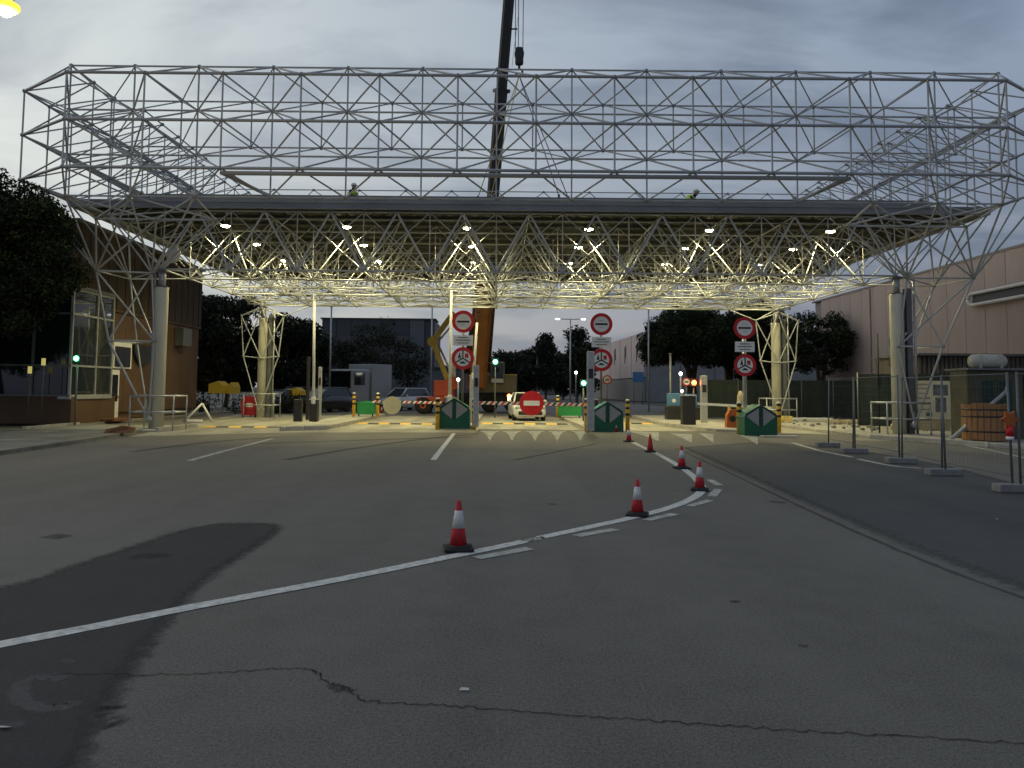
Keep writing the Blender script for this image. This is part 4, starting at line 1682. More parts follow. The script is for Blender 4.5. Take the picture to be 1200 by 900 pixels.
# dark site fence with netting behind
def net_fence(p, q, h, lab, npan):
    p, q = Vector(p), Vector(q)
    t = thing('site_fence', lab, 'fence', p)
    d = (q - p) / npan
    for k in range(npan + 1):
        b = MB()
        b.cyl(d * k, d * k + Vector((0, 0, h + .05)), .035, 'galv_dark', n=8)
        b.build('post', t)
    for k in range(npan):
        b = MB()
        nrm = Vector((-d.y, d.x, 0)).normalized() * .02
        cols_ = 6
        vs = []
        for i in range(cols_ + 1):
            o = d * (k + .01 + .98 * i / cols_) + nrm * (1 + 1.2 * math.sin(i * 1.9 + k))
            vs += [o + Vector((0, 0, .06)), o + Vector((0, 0, h - .02 * (i % 2)))]
        b.add(vs, [(2 * i, 2 * i + 2, 2 * i + 3, 2 * i + 1) for i in range(cols_)], 'fence_net')
        b.build('netting', t)
    return t


net_fence((12.6, 46.5, 0), (26.0, 46.5, 0), 2.35, 'long dark netting fence behind the right columns', 7)
net_fence((15.9, 34.0, .13), (20.4, 32.6, .13), 2.35, 'dark netting fence with the pale poster, right of the front right column', 2)
# poster on the fence
t = thing('poster', 'pale printed poster with dark photos tied to the dark fence', 'poster', (17.55, 33.3, 0))
c0 = P(1093.5, 469, 32.6)
t.location = (c0.x, 32.6, 0)
t.rotation_euler = (0, 0, -.20)
hw, hh = .68, .82
b = MB()
b.box((0, 0, c0.z), (2 * hw, .012, 2 * hh), 'poster', bev=.004)
b.build('sheet', t)
for (x0, z0, x1, z1) in ((-.6, .62, -.1, .70), (-.6, .46, -.15, .52), (-.58, .25, -.2, .31), (-.58, .05, -.12, .12), (-.56, -.2, -.2, -.13), (-.58, -.42, -.14, -.36)):
    b = MB()
    b.box(((x0 + x1) / 2, -.009, c0.z + (z0 + z1) / 2), (x1 - x0, .004, z1 - z0), 'poster_print')
    b.build('print_line', t)
for (x0, z0, x1, z1) in ((.0, .2, .58, .66), (.08, -.5, .5, .12), (-.3, -.68, -.05, -.52)):
    b = MB()
    b.box(((x0 + x1) / 2, -.009, c0.z + (z0 + z1) / 2), (x1 - x0, .004, z1 - z0), 'poster_photo')
    b.build('print_photo', t)
# planks under the poster
for k in range(4):
    b = MB()
    b.box((0, 0, .06), (2.3, .25, .11), 'timber_pale', bev=.012)
    o = b.build('plank', None, (17.3 + .1 * k, 31.7 + .03 * k, .135 + .118 * k), -.12 + .02 * k)
    tag(o, ['lowest pale plank of the stack below the poster', 'second lowest pale plank of the stack below the poster', 'third pale plank of the stack below the poster', 'topmost pale plank of the stack below the poster'][k], 'plank', 'planks stacked below the poster')
# building debris between the right columns
dl = ['long pale slab lying behind the yellow crates', 'pale board lying on the ground left of the front right column', 'grey sheet lying on rubble behind the thin fence posts', 'pale sheet lying behind the front right column guard rail', 'low pale slab in front of the dark netting fence']
for k, (x, y, L, w, h, rz, m) in enumerate(((945, 494, 2.6, .5, .16, .05, 'white_paint'), (995, 497, 2.0, .5, .16, -.1, 'timber_pale'), (1012, 489, 1.6, .7, .22, .2, 'kerb'), (1030, 498, 1.2, .5, .15, -.3, 'white_paint'), (980, 487, 2.8, .4, .2, .02, 'concrete'))):
    g = G(x, y, .1)
    b = MB()
    b.box((0, 0, h / 2), (L, w, h), m, bev=.02)
    tag(b.build('debris_slab', None, (g.x, g.y, .135), rz), dl[k], 'slab', 'slabs and boards on the right pavement')
rb_ = MB()
for k in range(160):
    x, y = random.uniform(13.6, 21), random.uniform(31, 45)
    s_ = random.uniform(.05, .2)
    rb_.prism([(x, y, .12), (x + s_, y + .02, .12), (x + s_ * .8, y + .04, .12 + s_ * .6), (x + .02, y, .12 + s_ * .5)], (0, s_, 0), 'pave')
stuff(tag(rb_.build('rubble'), 'broken rubble strewn over the right pavement', 'rubble'))
# thin dark stake
t = thing('survey_stake', 'thin black stake left of the front right column', 'stake', tuple(G(1031, 511)))
b = MB()
b.cyl((0, 0, 0), (0, 0, 3.9), .03, 'black', n=8)
b.build('shaft', t)
b = MB()
b.box((0, 0, 2.1), (.16, .12, .5), 'black', bev=.03)
b.build('clamp', t)

# ------------------------------------------------------------------ site hut, tank, drum, leaning prop
hx, hy = P(1136, 470, 26).x + 1.15, 26.6
t = thing('site_hut', 'olive site hut with dark green side panel behind the wooden cable drum', 'hut', (hx, hy, .13))
b = MB()
z1 = P(1150, 433, hy - 1.5).z - .13
b.box((-.2, 0, z1 / 2), (1.9, 1.0, z1), 'hut_olive', bev=.02)
b.build('wall', t)
b = MB()
b.box((2.0, .2, z1 / 2 - .02), (2.4, 1.0, z1 - .04), 'hut_olive', bev=.02)
b.build('wall', t)
for dx in (-.45, .12):
    b = MB()
    b.box((dx, -.515, z1 * .62), (.50, .03, z1 * .52), 'hut_olive')
    b.box((dx, -.522, z1 * .62), (.42, .035, z1 * .46), 'hut_green')
    b.build('shutter', t)
b = MB()
b.box((2.0, -.315, z1 * .66), (2.2, .04, z1 * .5), 'hut_green')
b.build('green_panel', t)
b = MB()
b.box((1.0, 0.05, z1 + .04), (4.4, 1.4, .07), 'galv_dark', bev=.01)
b.build('roof', t)
pt = P(1157, 427, hy - .3)
t = thing('gas_tank', 'white horizontal tank lying on the roof of the site hut', 'tank', (pt.x, hy - .3, z1 + .20))
b = MB()
b.lathe([(.05, -.62), (.18, -.58), (.24, -.48), (.24, .48), (.18, .58), (.05, .62)], 'tank', (0, 0, .25), n=20, axis=(1, 0, 0))
b.build('shell', t)
for dx in (-.35, .35):
    b = MB()
    b.box((dx, 0, .0), (.08, .4, .05), 'galv_dark')
    b.box((dx, 0, .25), (.04, .49, .49), 'tank')
    b.build('saddle', t)
# grey shed behind
c0 = P(1030, 420, 50)
t = thing('grey_shed', 'dark grey corrugated shed in front of the pink warehouse', 'shed', (22.0, 37.5, 0))
b = MB()
zt = P(1110, 417, 35.6).z
for k in range(25):
    b.box((-2.5 + .205 * k, -2.0, zt / 2), (.12, .05, zt - .1), 'hut_grey')
b.box((0, 0, zt / 2), (5.2, 3.9, zt), 'hut_grey')
b.build('wall', t)
b = MB()
b.box((0, -.1, zt + .05), (5.5, 4.4, .1), 'galv_dark')
b.build('roof', t)
# cable drum with wooden slats
g = G(1173, 523)
t = thing('cable_drum', 'upright cable drum wrapped in brown wooden slats with black straps', 'cable drum', (g.x, g.y + .8, .13))
r_ = .62
for k in range(22):
    a = 2 * math.pi * k / 22
    b = MB()
    b.box((0, 0, 0), (.165, .03, 1.16 + random.uniform(-.04, .04)), 'wood', bev=.006)
    o = b.build('slat', t, (r_ * math.cos(a), r_ * math.sin(a), .60 + random.uniform(-.02, .02)), a + math.pi / 2)
b = MB()
b.cyl((0, 0, .03), (0, 0, 1.12), r_ - .05, 'plastic_black', n=24)
b.build('core', t)
for z in (.30, .78, 1.0):
    b = MB()
    b.lathe([(r_ + .024, z - .025), (r_ + .030, z), (r_ + .024, z + .025)], 'black', n=28)
    b.build('strap', t)
# leaning prop
a, c = G(1113, 516, .13), P(1180, 458, 25.3)
t = thing('steel_prop', 'long pale steel prop leaning against the fence beside the cable drum', 'prop', tuple(a))
b = MB()
b.cyl((0, 0, 0), c - a, .06, 'galv', n=12)
b.build('outer_tube', t)
b = MB()
b.cyl((c - a) * .97, (c - a) * 1.0 + Vector((0.03, 0, .22)), .035, 'galv', n=10)
b.box((c - a) * .62, (.14, .14, .2), 'galv')
b.build('collar', t)
# ------------------------------------------------------------------ left: brown gate building with glass bay
BX = -17.35
t = thing('gate_building', 'brown clad gate building with glass bay at the left of the canopy', 'building', (BX, 31, 0.09))
OB = Vector((BX, 31, .09))


def bpart(name, fn):
    b = MB()
    fn(b)
    return b.build(name, t)


HT = 8.2
bpart('core', lambda b: (b.box((-9.1, 6.6, 2.3), (17.9, 12.8, 4.5), 'brown_wall'), b.box((-9.1, 6.6, 6.3), (17.9, 12.8, 3.6), 'brown_board')))
# smooth brown panels on the side facing the lanes
ys = [.0, 1.5, 3.0, 4.5, 6.0, 7.5, 9.0, 10.5, 12.0, 13.2]
for k in range(len(ys) - 1):
    bpart('panel', lambda b: b.box((-.10, (ys[k] + ys[k + 1]) / 2 + .2, 2.62), (.16, ys[k + 1] - ys[k] - .015, 4.55), 'brown_wall', bev=.008))
for k in range(34):                              # dark timber boards of the upper storey
    bpart('board', lambda b: b.box((-.12 + .02 * (k % 2), .2 + .4 * k + .19, 6.6), (.12, .37, 3.3), 'brown_board'))
bpart('cornice', lambda b: b.box((-.05, 6.8, 4.93), (.26, 13.4, .08), 'brown_wall'))
bpart('roof_edge', lambda b: b.box((-8.9, 6.8, 8.32), (18.2, 13.6, .14), 'plinth_dark'))
bpart('plinth', lambda b: (b.box((-8.9, .05, .55), (18.3, .3, 1.1), 'brown_wall', bev=.02), b.box((.02, 1.9, .55), (.3, 3.4, 1.1), 'brown_wall', bev=.02)))
# glass bay: mullions and panes
zb, zt = 1.14, 5.45
bx1, by0, by1 = .18, -.15, 3.1
for zz_ in (zb, 2.35, 4.45, zt):
    bpart('transom', lambda b: (b.box((bx1 - .03, (by0 + by1) / 2, zz_), (.09, by1 - by0, .08), 'galv'), b.box((-5.0 + bx1 / 2, by0 + .03, zz_), (10.0 + bx1, .09, .08), 'galv_dark')))
for yy in (by0, 1.75, by1):
    bpart('mullion', lambda b: b.box((bx1 - .03, yy + .045, (zb + zt) / 2), (.10, .09, zt - zb + .08), 'galv'))
for xx in (-1.35, -3.2, -5.0, -7.0):
    bpart('mullion', lambda b: b.box((xx, by0 + .03, (zb + zt) / 2), (.09, .1, zt - zb + .08), 'galv_dark'))
for (z0, z1) in ((zb, 2.35), (2.35, 4.45), (4.45, zt)):
    for (y0, y1) in ((by0 + .09, 1.75), (1.84, by1)):
        bpart('pane', lambda b: b.box((bx1 - .05, (y0 + y1) / 2, (z0 + z1) / 2), (.02, y1 - y0, z1 - z0 - .08), 'glass_bay'))
    xs = [bx1 - .1, -1.35, -3.2, -5.0, -7.0, -10]
    for k in range(5):
        bpart('pane', lambda b: b.box(((xs[k] + xs[k + 1]) / 2, by0 + .05, (z0 + z1) / 2), (xs[k] - xs[k + 1] - .1, .02, z1 - z0 - .08), 'glass_dark'))
bpart('bay_sill', lambda b: b.box((bx1 / 2 - .1, (by0 + by1) / 2, zb - .09), (.5, by1 - by0 + .1, .1), 'galv'))
bpart('bay_roof', lambda b: b.box((bx1 / 2 - .2, (by0 + by1) / 2, zt + .10), (.8, by1 - by0 + .1, .12), 'galv_dark'))
# white framed hatch, round dark awning and door further along the wall
bpart('hatch', lambda b: (b.box((.03, 4.35, 2.95), (.08, 1.7, 1.2), 'white_paint'), b.box((.085, 4.3, 2.88), (.06, 1.4, .92), 'glass_dark')))
aw = MB()
pts = [(.0, 5.3 + 1.05 * (1 - math.cos(math.pi * k / 12)), 3.52 - .95 * math.sin(math.pi * k / 12)) for k in range(13)]
aw.prism(pts, (.14, 0, 0), 'plastic_black')
aw.build('round_panel', t)
dr = bpart('door', lambda b: b.box((.02, 3.75, 1.15), (.07, .8, 2.25), 'white_paint', bev=.01))
b = MB()
b.box((.062, 3.75, 1.45), (.02, .5, 1.2), 'glass_dark')
b.build('door_pane', dr)
b = MB()
b.box((.07, 4.05, 1.05), (.04, .04, .14), 'galv')
b.build('handle', dr)
bpart('step', lambda b: b.box((.35, 3.2, .06), (.8, 1.6, .12), 'rust', bev=.02))
bpart('wall_box', lambda b: b.box((.25, 10.6, 4.2), (.5, 1.1, .95), 'galv_dark', bev=.03))
# small yellow plates on stakes, added to stand for reflections in the dark glass
for (x, y, lab) in ((35, 433.5, 'small glowing yellow plate added for a reflection in the dark glass front, left of two'), (51, 424, 'small glowing yellow plate added for a reflection in the dark glass front, right of two')):
    p = P(x, y, 30.2)
    s_ = thing('reflection_plate', lab, 'sign', (p.x, 30.2, .08))
    b = MB()
    b.box((0, 0, p.z - .08), (.16, .02, .28), 'lit_plate', bev=.004)
    b.build('plate', s_)
    b = MB()
    b.cyl((0, .03, 0), (0, .03, p.z - .1), .015, 'galv_dark')
    b.build('stake', s_)

# white dish on the lattice
p = P(203, 298, 30.6)
t = thing('dish', 'white round dish fixed to the lattice above the front left column', 'dish', tuple(p))
b = MB()
b.lathe([(.36, 0), (.34, .05), (.2, .10), (.03, .12)], 'white_paint', n=24, axis=(.35, 1, 0))
b.build('bowl', t)
b = MB()
b.cyl((0, .05, 0), (.1, .9, -.35), .025, 'galv')
b.build('bracket', t)


# ------------------------------------------------------------------ street lamp upper left
p = P(7, 12, 15.0)
t = thing('street_lamp', 'tall street lamp with a lit yellow head at the upper left corner', 'street lamp', (p.x - 2.2, 15.0, .1))
b = MB()
b.cyl((0, 0, 0), (0, 0, p.z + .05), .09, 'galv', .06, n=12)
b.build('pole', t)
b = MB()
b.cyl((0, 0, p.z), (1.9, 0, p.z + .08), .045, 'galv', .035, n=10)
b.build('arm', t)
b = MB()
b.lathe([(.04, -.30), (.08, -.22), (.10, .05), (.07, .2), (.03, .26)], 'lamp_body', (2.12, 0, p.z + .17), n=16, axis=(1, 0, 0))
b.build('head', t)
b = MB()
b.ball((2.2, 0, p.z - .10), .15, 'street_lens', 14, (1.0, .9, .9))
b.build('lens', t)
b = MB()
b.lathe([(.26, .02), (.27, -.04), (.22, -.10), (.17, -.12)], 'street_halo', (2.18, 0, p.z), n=20)  # added glowing ring draws the halo around the lens
b.build('halo_ring', t)
lamp('bulb', t, (2.2, 0, p.z - .32), 330.0, (1.0, .76, .34), .15)


# far double arm street lamp
p = P(668.5, 374, 80)
t = thing('street_lamp', 'slim double arm street lamp far behind the middle lane', 'street lamp', (p.x, 80, 0))
b = MB()
b.cyl((0, 0, 0), (0, 0, p.z), .09, 'galv', .06)
b.build('pole', t)
for s in (-1, 1):
    b = MB()
    b.cyl((0, 0, p.z - .02), (s * 1.3, 0, p.z + .02), .045, 'galv')
    b.build('arm', t)
    b = MB()
    b.box((s * 1.35, 0, p.z), (.45, .22, .12), 'led_white', bev=.03)
    b.build('head', t)
for (x, yt, yb_, Y, lab) in ((388.5, 360, 470, 55, 'thin pole left of the bare trees'), (506.5, 360, 470, 60, 'thin pole beside the dark office building'), (785.5, 416, 476, 46, 'thin pale pole left of the blue boxes'), (760, 362, 400, 60, 'dark pole top in front of the stone pine')):
    p = P(x, yt, Y)
    t = thing('pole', lab, 'pole', (p.x, Y, 0))
    b = MB()
    b.cyl((0, 0, 0), (0, 0, p.z), .06, 'galv', n=10)
    b.build('shaft', t)
    b = MB()
    b.cyl((0, 0, p.z), (0, 0, p.z + .12), .09, 'galv_dark', n=10)
    b.build('cap', t)

# ------------------------------------------------------------------ right: pink warehouse
WX, WH = 25.6, 8.85
t = thing('warehouse', 'long pink panelled warehouse on the right with a white tube sign', 'warehouse', (WX, 40, 0))
b = MB()
b.box((15.1, 0, WH / 2), (30, 44, WH - .1), 'grey_clad')
b.build('core', t)
pw = 1.7
for k in range(25):
    b = MB()
    b.box((-.0, 0, WH / 2 + .2), (.2, pw - .03, WH - .4), 'pink_panel', bev=.012)
    b.build('panel', t, (0, -21.2 + pw * k, 0))
b = MB()
b.box((.0, 0, .25), (.24, 44, .5), 'grey_plinth')
b.build('plinth', t)
for yy in (-8.0, 12.4):
    b = MB()
    b.cyl((-.16, yy, .1), (-.16, yy, WH - .1), .06, 'pink_panel', n=8)
    b.build('downpipe', t)
for yy in (-4.3, 9.5):
    b = MB()
    b.box((-.14, yy, 4.9), (.12, .7, .5), 'galv_dark', bev=.01)
    b.build('vent', t)
b = MB()
b.box((.1, 0, WH + .05), (.5, 44.2, .12), 'grey_clad')
b.build('eaves', t)
b = MB()                                           # white tube sign: long rounded loop
y0, y1, za, zb_ = -20.0, 1.1, 6.35, 6.95
loop = [Vector((-.35, y0, zb_)), Vector((-.35, y1 - .3, zb_)), Vector((-.35, y1 - .08, zb_ - .1)), Vector((-.35, y1, (za + zb_) / 2)), Vector((-.35, y1 - .08, za + .1)), Vector((-.35, y1 - .3, za)), Vector((-.35, y0, za))]
for i in range(len(loop) - 1):
    b.cyl(loop[i], loop[i + 1], .09, 'white_paint', n=10)
b.box((-.2, (y0 + y1) / 2, (za + zb_) / 2), (.1, y1 - y0 - .5, zb_ - za - .1), 'dark_clad')
b.build('tube_sign', t)
b = MB()                                           # curved black emblem at the right edge
em = P(1196, 410, 30)
for k in range(9):
    a = R(80 + 22 * k)
    a2 = R(80 + 22 * (k + 1))
    c_ = Vector((-.25, -6.6, 4.2))
    b.cyl(c_ + Vector((0, -.62 * math.cos(a), .62 * math.sin(a))), c_ + Vector((0, -.62 * math.cos(a2), .62 * math.sin(a2))), .07, 'black', n=8)
b.build('emblem', t)

# white and pink far warehouse
c0, c1 = P(757, 470, 112), P(690, 462, 165)
t = thing('warehouse', 'far pale pink warehouse with dark joints and small black marks', 'warehouse', (c0.x, 112, 0))
h_ = P(757, 389, 112).z
d = Vector((c1.x - c0.x, c1.y - c0.y, 0))
dn = d.normalized()
nn = Vector((-dn.y, dn.x, 0))
if nn.x > 0:
    nn = -nn
b = MB()
b.prism([nn * -.3, d + nn * -.3, d + Vector((45, 0, 0)), Vector((45, 0, 0))], (0, 0, h_ - .2), 'grey_clad')
b.build('core', t)
npan = 6
for k in range(npan):
    b = MB()
    L = d.length / npan
    o = dn * (L * (k + .5))
    b.box((0, 0, (h_ + 3.6) / 2), (L - .35, .5, h_ - 3.6), 'pink_panel_far', rz=0)
    pn = b.build('panel', t, o, math.atan2(dn.y, dn.x))
    b = MB()
    for (x, z, w, hh_) in ((-.35, .75, .35, 2.1), (.45, .2, .35, 2.6), (.05, .4, .9, .3)):
        b.box((x, (.28 if True else 0), h_ * .70 + z), (w, .06, hh_), 'joint')
        b.box((x, -.28, h_ * .70 + z), (w, .06, hh_), 'joint')
    b.build('mark', pn)
b = MB()
b.box((0, 0, 1.75), (d.length, .62, 3.4), 'grey_plinth')
b.build('plinth', t, d / 2, math.atan2(dn.y, dn.x))
for k in range(9):
    b = MB()
    b.box((2.5 + 5 * k, -.1, h_ / 2), (4.9, .2, h_), 'grey_clad', bev=.02)
    b.build('cladding', t)
# green fence and blue container in front of it
net_fence((19.4, 72, 0), (33, 72, 0), 2.4, 'far dark green fence before the pale warehouse', 4)
p = P(748, 468, 90)
t = thing('sign_board', 'small blue grey board on posts at the corner of the far warehouse', 'sign', (p.x, 90, 0))
b = MB()
b.box((0, 0, 3.2), (1.3, .08, 1.2), 'blue_box', bev=.02)
b.build('board', t)
for sx in (-.5, .5):
    b = MB()
    b.cyl((sx, .08, 0), (sx, .08, 3.7), .05, 'galv_dark')
    b.build('post', t)

# dark office building behind the bare trees
t = thing('office_building', 'dark flat roofed office building with a paler strip at its right end', 'building', (P(440, 470, 115).x, 118, 0))
xl, xr = P(375, 470, 115).x - t.location.x, P(508, 470, 115).x - t.location.x
ht = P(440, 374.5, 115).z
b = MB()
b.box(((xl + xr) / 2, 3.2, ht / 2), (xr - xl, 12, ht), 'dark_clad')
b.build('core', t)
xs = P(487, 470, 115).x - t.location.x
k = 0
while xl + 2.2 * (k + 1) < xr:
    m = 'dark_clad' if xl + 2.2 * k + 1.1 < xs else 'pale_clad'
    b = MB()
    b.box((xl + 2.2 * k + 1.1, -2.9, ht / 2 + .1), (2.14, .14, ht - .1), m, bev=.02)
    b.build('panel', t)
    k += 1
for r in range(3):
    for q in range(6):
        b = MB()
        b.box((xl + 1.3 + 2.2 * q, -2.99, 2.4 + 3.2 * r), (1.5, .06, 1.3), 'glass_dark')
        b.build('window', t)
b = MB()
b.box(((xl + xr) / 2, -.6, ht + .12), (xr - xl + .4, 5, .22), 'joint')
b.build('roof_edge', t)
# low pale wall right of the office building, behind the trees
t = thing('low_building', 'low pale wall behind the parked truck and white van', 'building', (-9.0, 84, 0))
b = MB()
b.box((0, 2, 1.9), (16, 4, 3.8), 'pale_clad')
b.build('wall', t)
b = MB()
b.box((0, 2, 3.9), (16.4, 4.4, .2), 'dark_clad')
b.build('roof', t)

# far houses
for k, (x, yt, Y, w, lab) in enumerate(((612, 410, 220, 13, 'far gabled house, left of two behind the crane'), (636, 414, 260, 13, 'far gabled house, right of two behind the crane'))):
    p = P(x, yt, Y)
    t = thing('house', lab, 'house', (p.x, Y, 0))
    hw_ = p.z * .72
    b = MB()
    b.box((0, 4, hw_ / 2), (w, 8, hw_), 'house_wall')
    b.build('wall', t)
    b = MB()
    b.prism([(-w * .56, -.5, hw_), (w * .56, -.5, hw_), (0, -.5, p.z)], (0, 9, 0), 'roof_tile')
    b.build('roof', t)
    for q in (-1, 0, 1):
        b = MB()
        b.box((q * w * .28, -.05, hw_ * .55), (1.3, .1, 1.6), 'glass_dark')
        b.build('window', t)


# ------------------------------------------------------------------ trees
def leaf_mesh(name, clumps, n, size, mats, seed, flat=1.0, droop=0.0):
    g = np.random.default_rng(seed)
    V, I = [], []
    for (c, cr) in clumps:
        m = max(8, int(n * (cr[0] * cr[1] * cr[2]) ** .5))
        d = g.normal(size=(m, 3))
        d /= np.linalg.norm(d, axis=1)[:, None]
        rad = g.random(m) ** .45
        pos = np.array(c) + d * rad[:, None] * np.array(cr)
        ax = g.normal(size=(m, 3))
        ax /= np.linalg.norm(ax, axis=1)[:, None]
        bx = np.cross(ax, g.normal(size=(m, 3)))
        bx /= np.linalg.norm(bx, axis=1)[:, None]
        s = size * (0.6 + .8 * g.random(m))[:, None]
        w = .42
        q = np.stack([pos - ax * s, pos + bx * s * w, pos + ax * s, pos - bx * s * w], 1)
        V.append(q.reshape(-1, 3))
        I.append((g.random(m) < (.25 + .5 * g.random())).astype(np.int32))
    V = np.concatenate(V)
    I = np.concatenate(I)
    nq = len(V) // 4
    me = bpy.data.meshes.new(name)
    me.vertices.add(len(V))
    me.vertices.foreach_set('co', V.astype(np.float32).ravel())
    me.loops.add(nq * 4)
    me.loops.foreach_set('vertex_index', np.arange(nq * 4, dtype=np.int32))
    me.polygons.add(nq)
    me.polygons.foreach_set('loop_start', np.arange(0, nq * 4, 4, dtype=np.int32))
    me.polygons.foreach_set('loop_total', np.full(nq, 4, dtype=np.int32))
    for mm in mats:
        me.materials.append(MATS[mm])
    me.polygons.foreach_set('material_index', I)
    me.update()
    me.validate()
    return me


def limb(b, a, c, r1, r2, bend, g, seg=4):
    a, c = Vector(a), Vector(c)
    prev = a
    for k in range(1, seg + 1):
        t_ = k / seg
        p = a.lerp(c, t_) + Vector((g.uniform(-1, 1), g.uniform(-1, 1), g.uniform(-.4, .8))) * bend * math.sin(math.pi * t_)
        b.cyl(prev, p, r1 + (r2 - r1) * (t_ - 1 / seg), 'bark', r1 + (r2 - r1) * t_, n=7, caps=False)
        prev = p


def tree(name, lab, x, y, h, cz, cr, nclump, clump, n, size, mats, seed, trunk_r=.22, trunks=1, shell=.55, group=None, flat_bottom=0.0, z=0.0):
    g = random.Random(seed)
    t = thing(name, lab, 'tree', (x, y, z), 0, group)
    clumps = []
    for k in range(nclump):
        while True:
            d = Vector((g.gauss(0, 1), g.gauss(0, 1), g.gauss(0, 1))).normalized()
            if not (flat_bottom and d.z < -flat_bottom):
                break
        rad = shell + (1 - shell) * g.random() ** .6
        c = Vector((d.x * cr[0] * rad, d.y * cr[1] * rad, cz + d.z * cr[2] * rad))
        s = clump * g.uniform(.6, 1.25)
        clumps.append((tuple(c), (s, s, s * .75)))
    b = MB()
    top = cz - cr[2] * .25
    for q in range(trunks):
        ox = g.uniform(-.3, .3) * (trunks - 1)
        limb(b, (ox, 0, -.05), (ox * 1.6 + g.uniform(-.2, .2), g.uniform(-.2, .2), top), trunk_r, trunk_r * .55, .15, g)
        for k in range(7):
            c = clumps[g.randrange(nclump)][0]
            st = Vector((ox * 1.4, 0, top * g.uniform(.62, 1.0)))
            limb(b, st, c, trunk_r * .42, trunk_r * .10, .3, g, 3)
    b.build('trunk', t)
    me = leaf_mesh('crown', clumps, n, size, mats, seed)
    inst('crown', me, t)
    return t


PB = ['pine', 'pine_b']
LB = ['leaf', 'leaf_b']
# big pine before the left building
tree('pine_tree', 'large dark pine hanging into the picture at the left edge', -18.0, 25.6, 9, 5.9, (3.35, 2.8, 2.6), 150, .75, 1500, .075, PB, 1, .28, z=.1)
tree('pine_tree', 'dark pine behind the large pine at the left edge', -22.0, 28.0, 8, 5.0, (3.6, 2.6, 2.7), 90, .85, 1000, .085, PB, 2, .25, z=.1)
# dark trees behind the left columns
for k, (px_, pyt, Y, wpx, lab) in enumerate(((228, 338, 54, 62, 'dark tree between the left front and left rear columns, left one'), (268, 345, 58, 60, 'dark tree just left of the rear left column'), (338, 371, 60, 50, 'dark round tree right of the rear left column'),
                                             (362, 385, 66, 40, 'smaller dark tree right of the rear left column'))):
    p = P(px_, pyt, Y)
    w = wpx * Y / 900 / 2 * 1.35
    tree('broadleaf_tree', lab, p.x, Y, p.z, p.z * .58, (w, w, p.z * .42), 60, 1.0, 300, .17, LB, 10 + k, .2, group='trees behind the left columns')
# bare thin trees before the office building
for k, (px_, pyt, Y, wpx, lab) in enumerate(((403, 400, 62, 36, 'thin leaved tree left of the bare tree before the office building'), (441, 372, 66, 62, 'tall sparse tree in the middle before the office building'), (478, 398, 70, 44, 'sparse tree at the right end of the office building'),
                                             (422, 392, 78, 40, 'sparse tree behind the parked truck'))):
    p = P(px_, pyt, Y)
    w = wpx * Y / 900 / 2
    tree('sparse_tree', lab, p.x, Y, p.z, p.z * .62, (w, w, p.z * .40), 55, .8, 90, .13, LB, 30 + k, .13, group='sparse trees before the office building', shell=.3)
# stone pines on the right
p = P(808, 364, 62)
tree('stone_pine', 'broad dark stone pine behind the right island', p.x, 62, p.z, 5.6, (3.9, 3.5, 2.7), 150, .85, 800, .10, PB, 50, .34, trunks=2, flat_bottom=.62)
p = P(842, 366, 64)
tree('stone_pine', 'dark stone pine partly behind the right control sign', p.x + .8, 64, p.z, 5.6, (3.6, 3.4, 2.7), 110, .85, 480, .12, PB, 51, .34, trunks=2, flat_bottom=.62)
p = P(890, 360, 60)
tree('stone_pine', 'dark pine behind the rear right column', p.x, 60, p.z, 5.2, (2.8, 2.6, 3.2), 80, .85, 420, .12, PB, 52, .3)
p = P(958, 360, 56)
tree('broadleaf_tree', 'dark round tree before the pink warehouse', p.x, 56, p.z, 5.35, (2.4, 2.3, 2.4), 80, .72, 420, .11, PB, 53, .2, trunks=2)
# tall thin cypress like trees and distant wood in the middle
mid = [(640, 392, 120, 14, 'thin dark tree behind the white car, left of the double arm lamp'), (676, 385, 100, 14, 'thin dark tree below the double arm lamp'), (660, 410, 130, 30, 'round dark tree below the double arm lamp'), (686, 400, 120, 24, 'dark tree touching the middle control sign'),
       (626, 405, 140, 32, 'dark round tree behind the white car'), (606, 415, 120, 26, 'dark tree right of the crane cab'), (590, 408, 110, 20, 'dark tree behind the crane cab')]
for k, (px_, pyt, Y, wpx, lab) in enumerate(mid):
    p = P(px_, pyt, Y)
    w = wpx * Y / 900 / 2 * 1.2
    tree('distant_tree', lab, p.x, Y, p.z, p.z * .55, (w, w, p.z * .44), 45, 1.3, 150, .24, LB, 70 + k, .2, group='trees behind the middle lanes', shell=.4)
# far wood along the horizon
wm = []
for k in range(170):
    Y = random.uniform(240, 330)
    px_ = random.uniform(-60, 1260)
    p = P(px_, 456, Y)
    wm.append(((p.x, Y, random.uniform(1, 7.5)), (5, 5, 4)))
wood = inst('far_wood', leaf_mesh('far_wood', wm, 26, .9, LB, 99))
stuff(tag(wood, 'dark belt of far trees along the horizon', 'trees'))


# hedge and yellow tents behind the left columns
def hedge(x0, x1, y, h, lab):
    t = thing('hedge', lab, 'hedge', ((x0 + x1) / 2, y, 0))
    cl = [((random.uniform(-(x1 - x0) / 2, (x1 - x0) / 2), random.uniform(-.3, .3), random.uniform(.1, h)), (.5, .4, .4)) for k in range(int((x1 - x0) * 6))]
    inst('foliage', leaf_mesh('foliage', cl, 300, .08, ['hedge', 'leaf'], int(y * 7)), t)


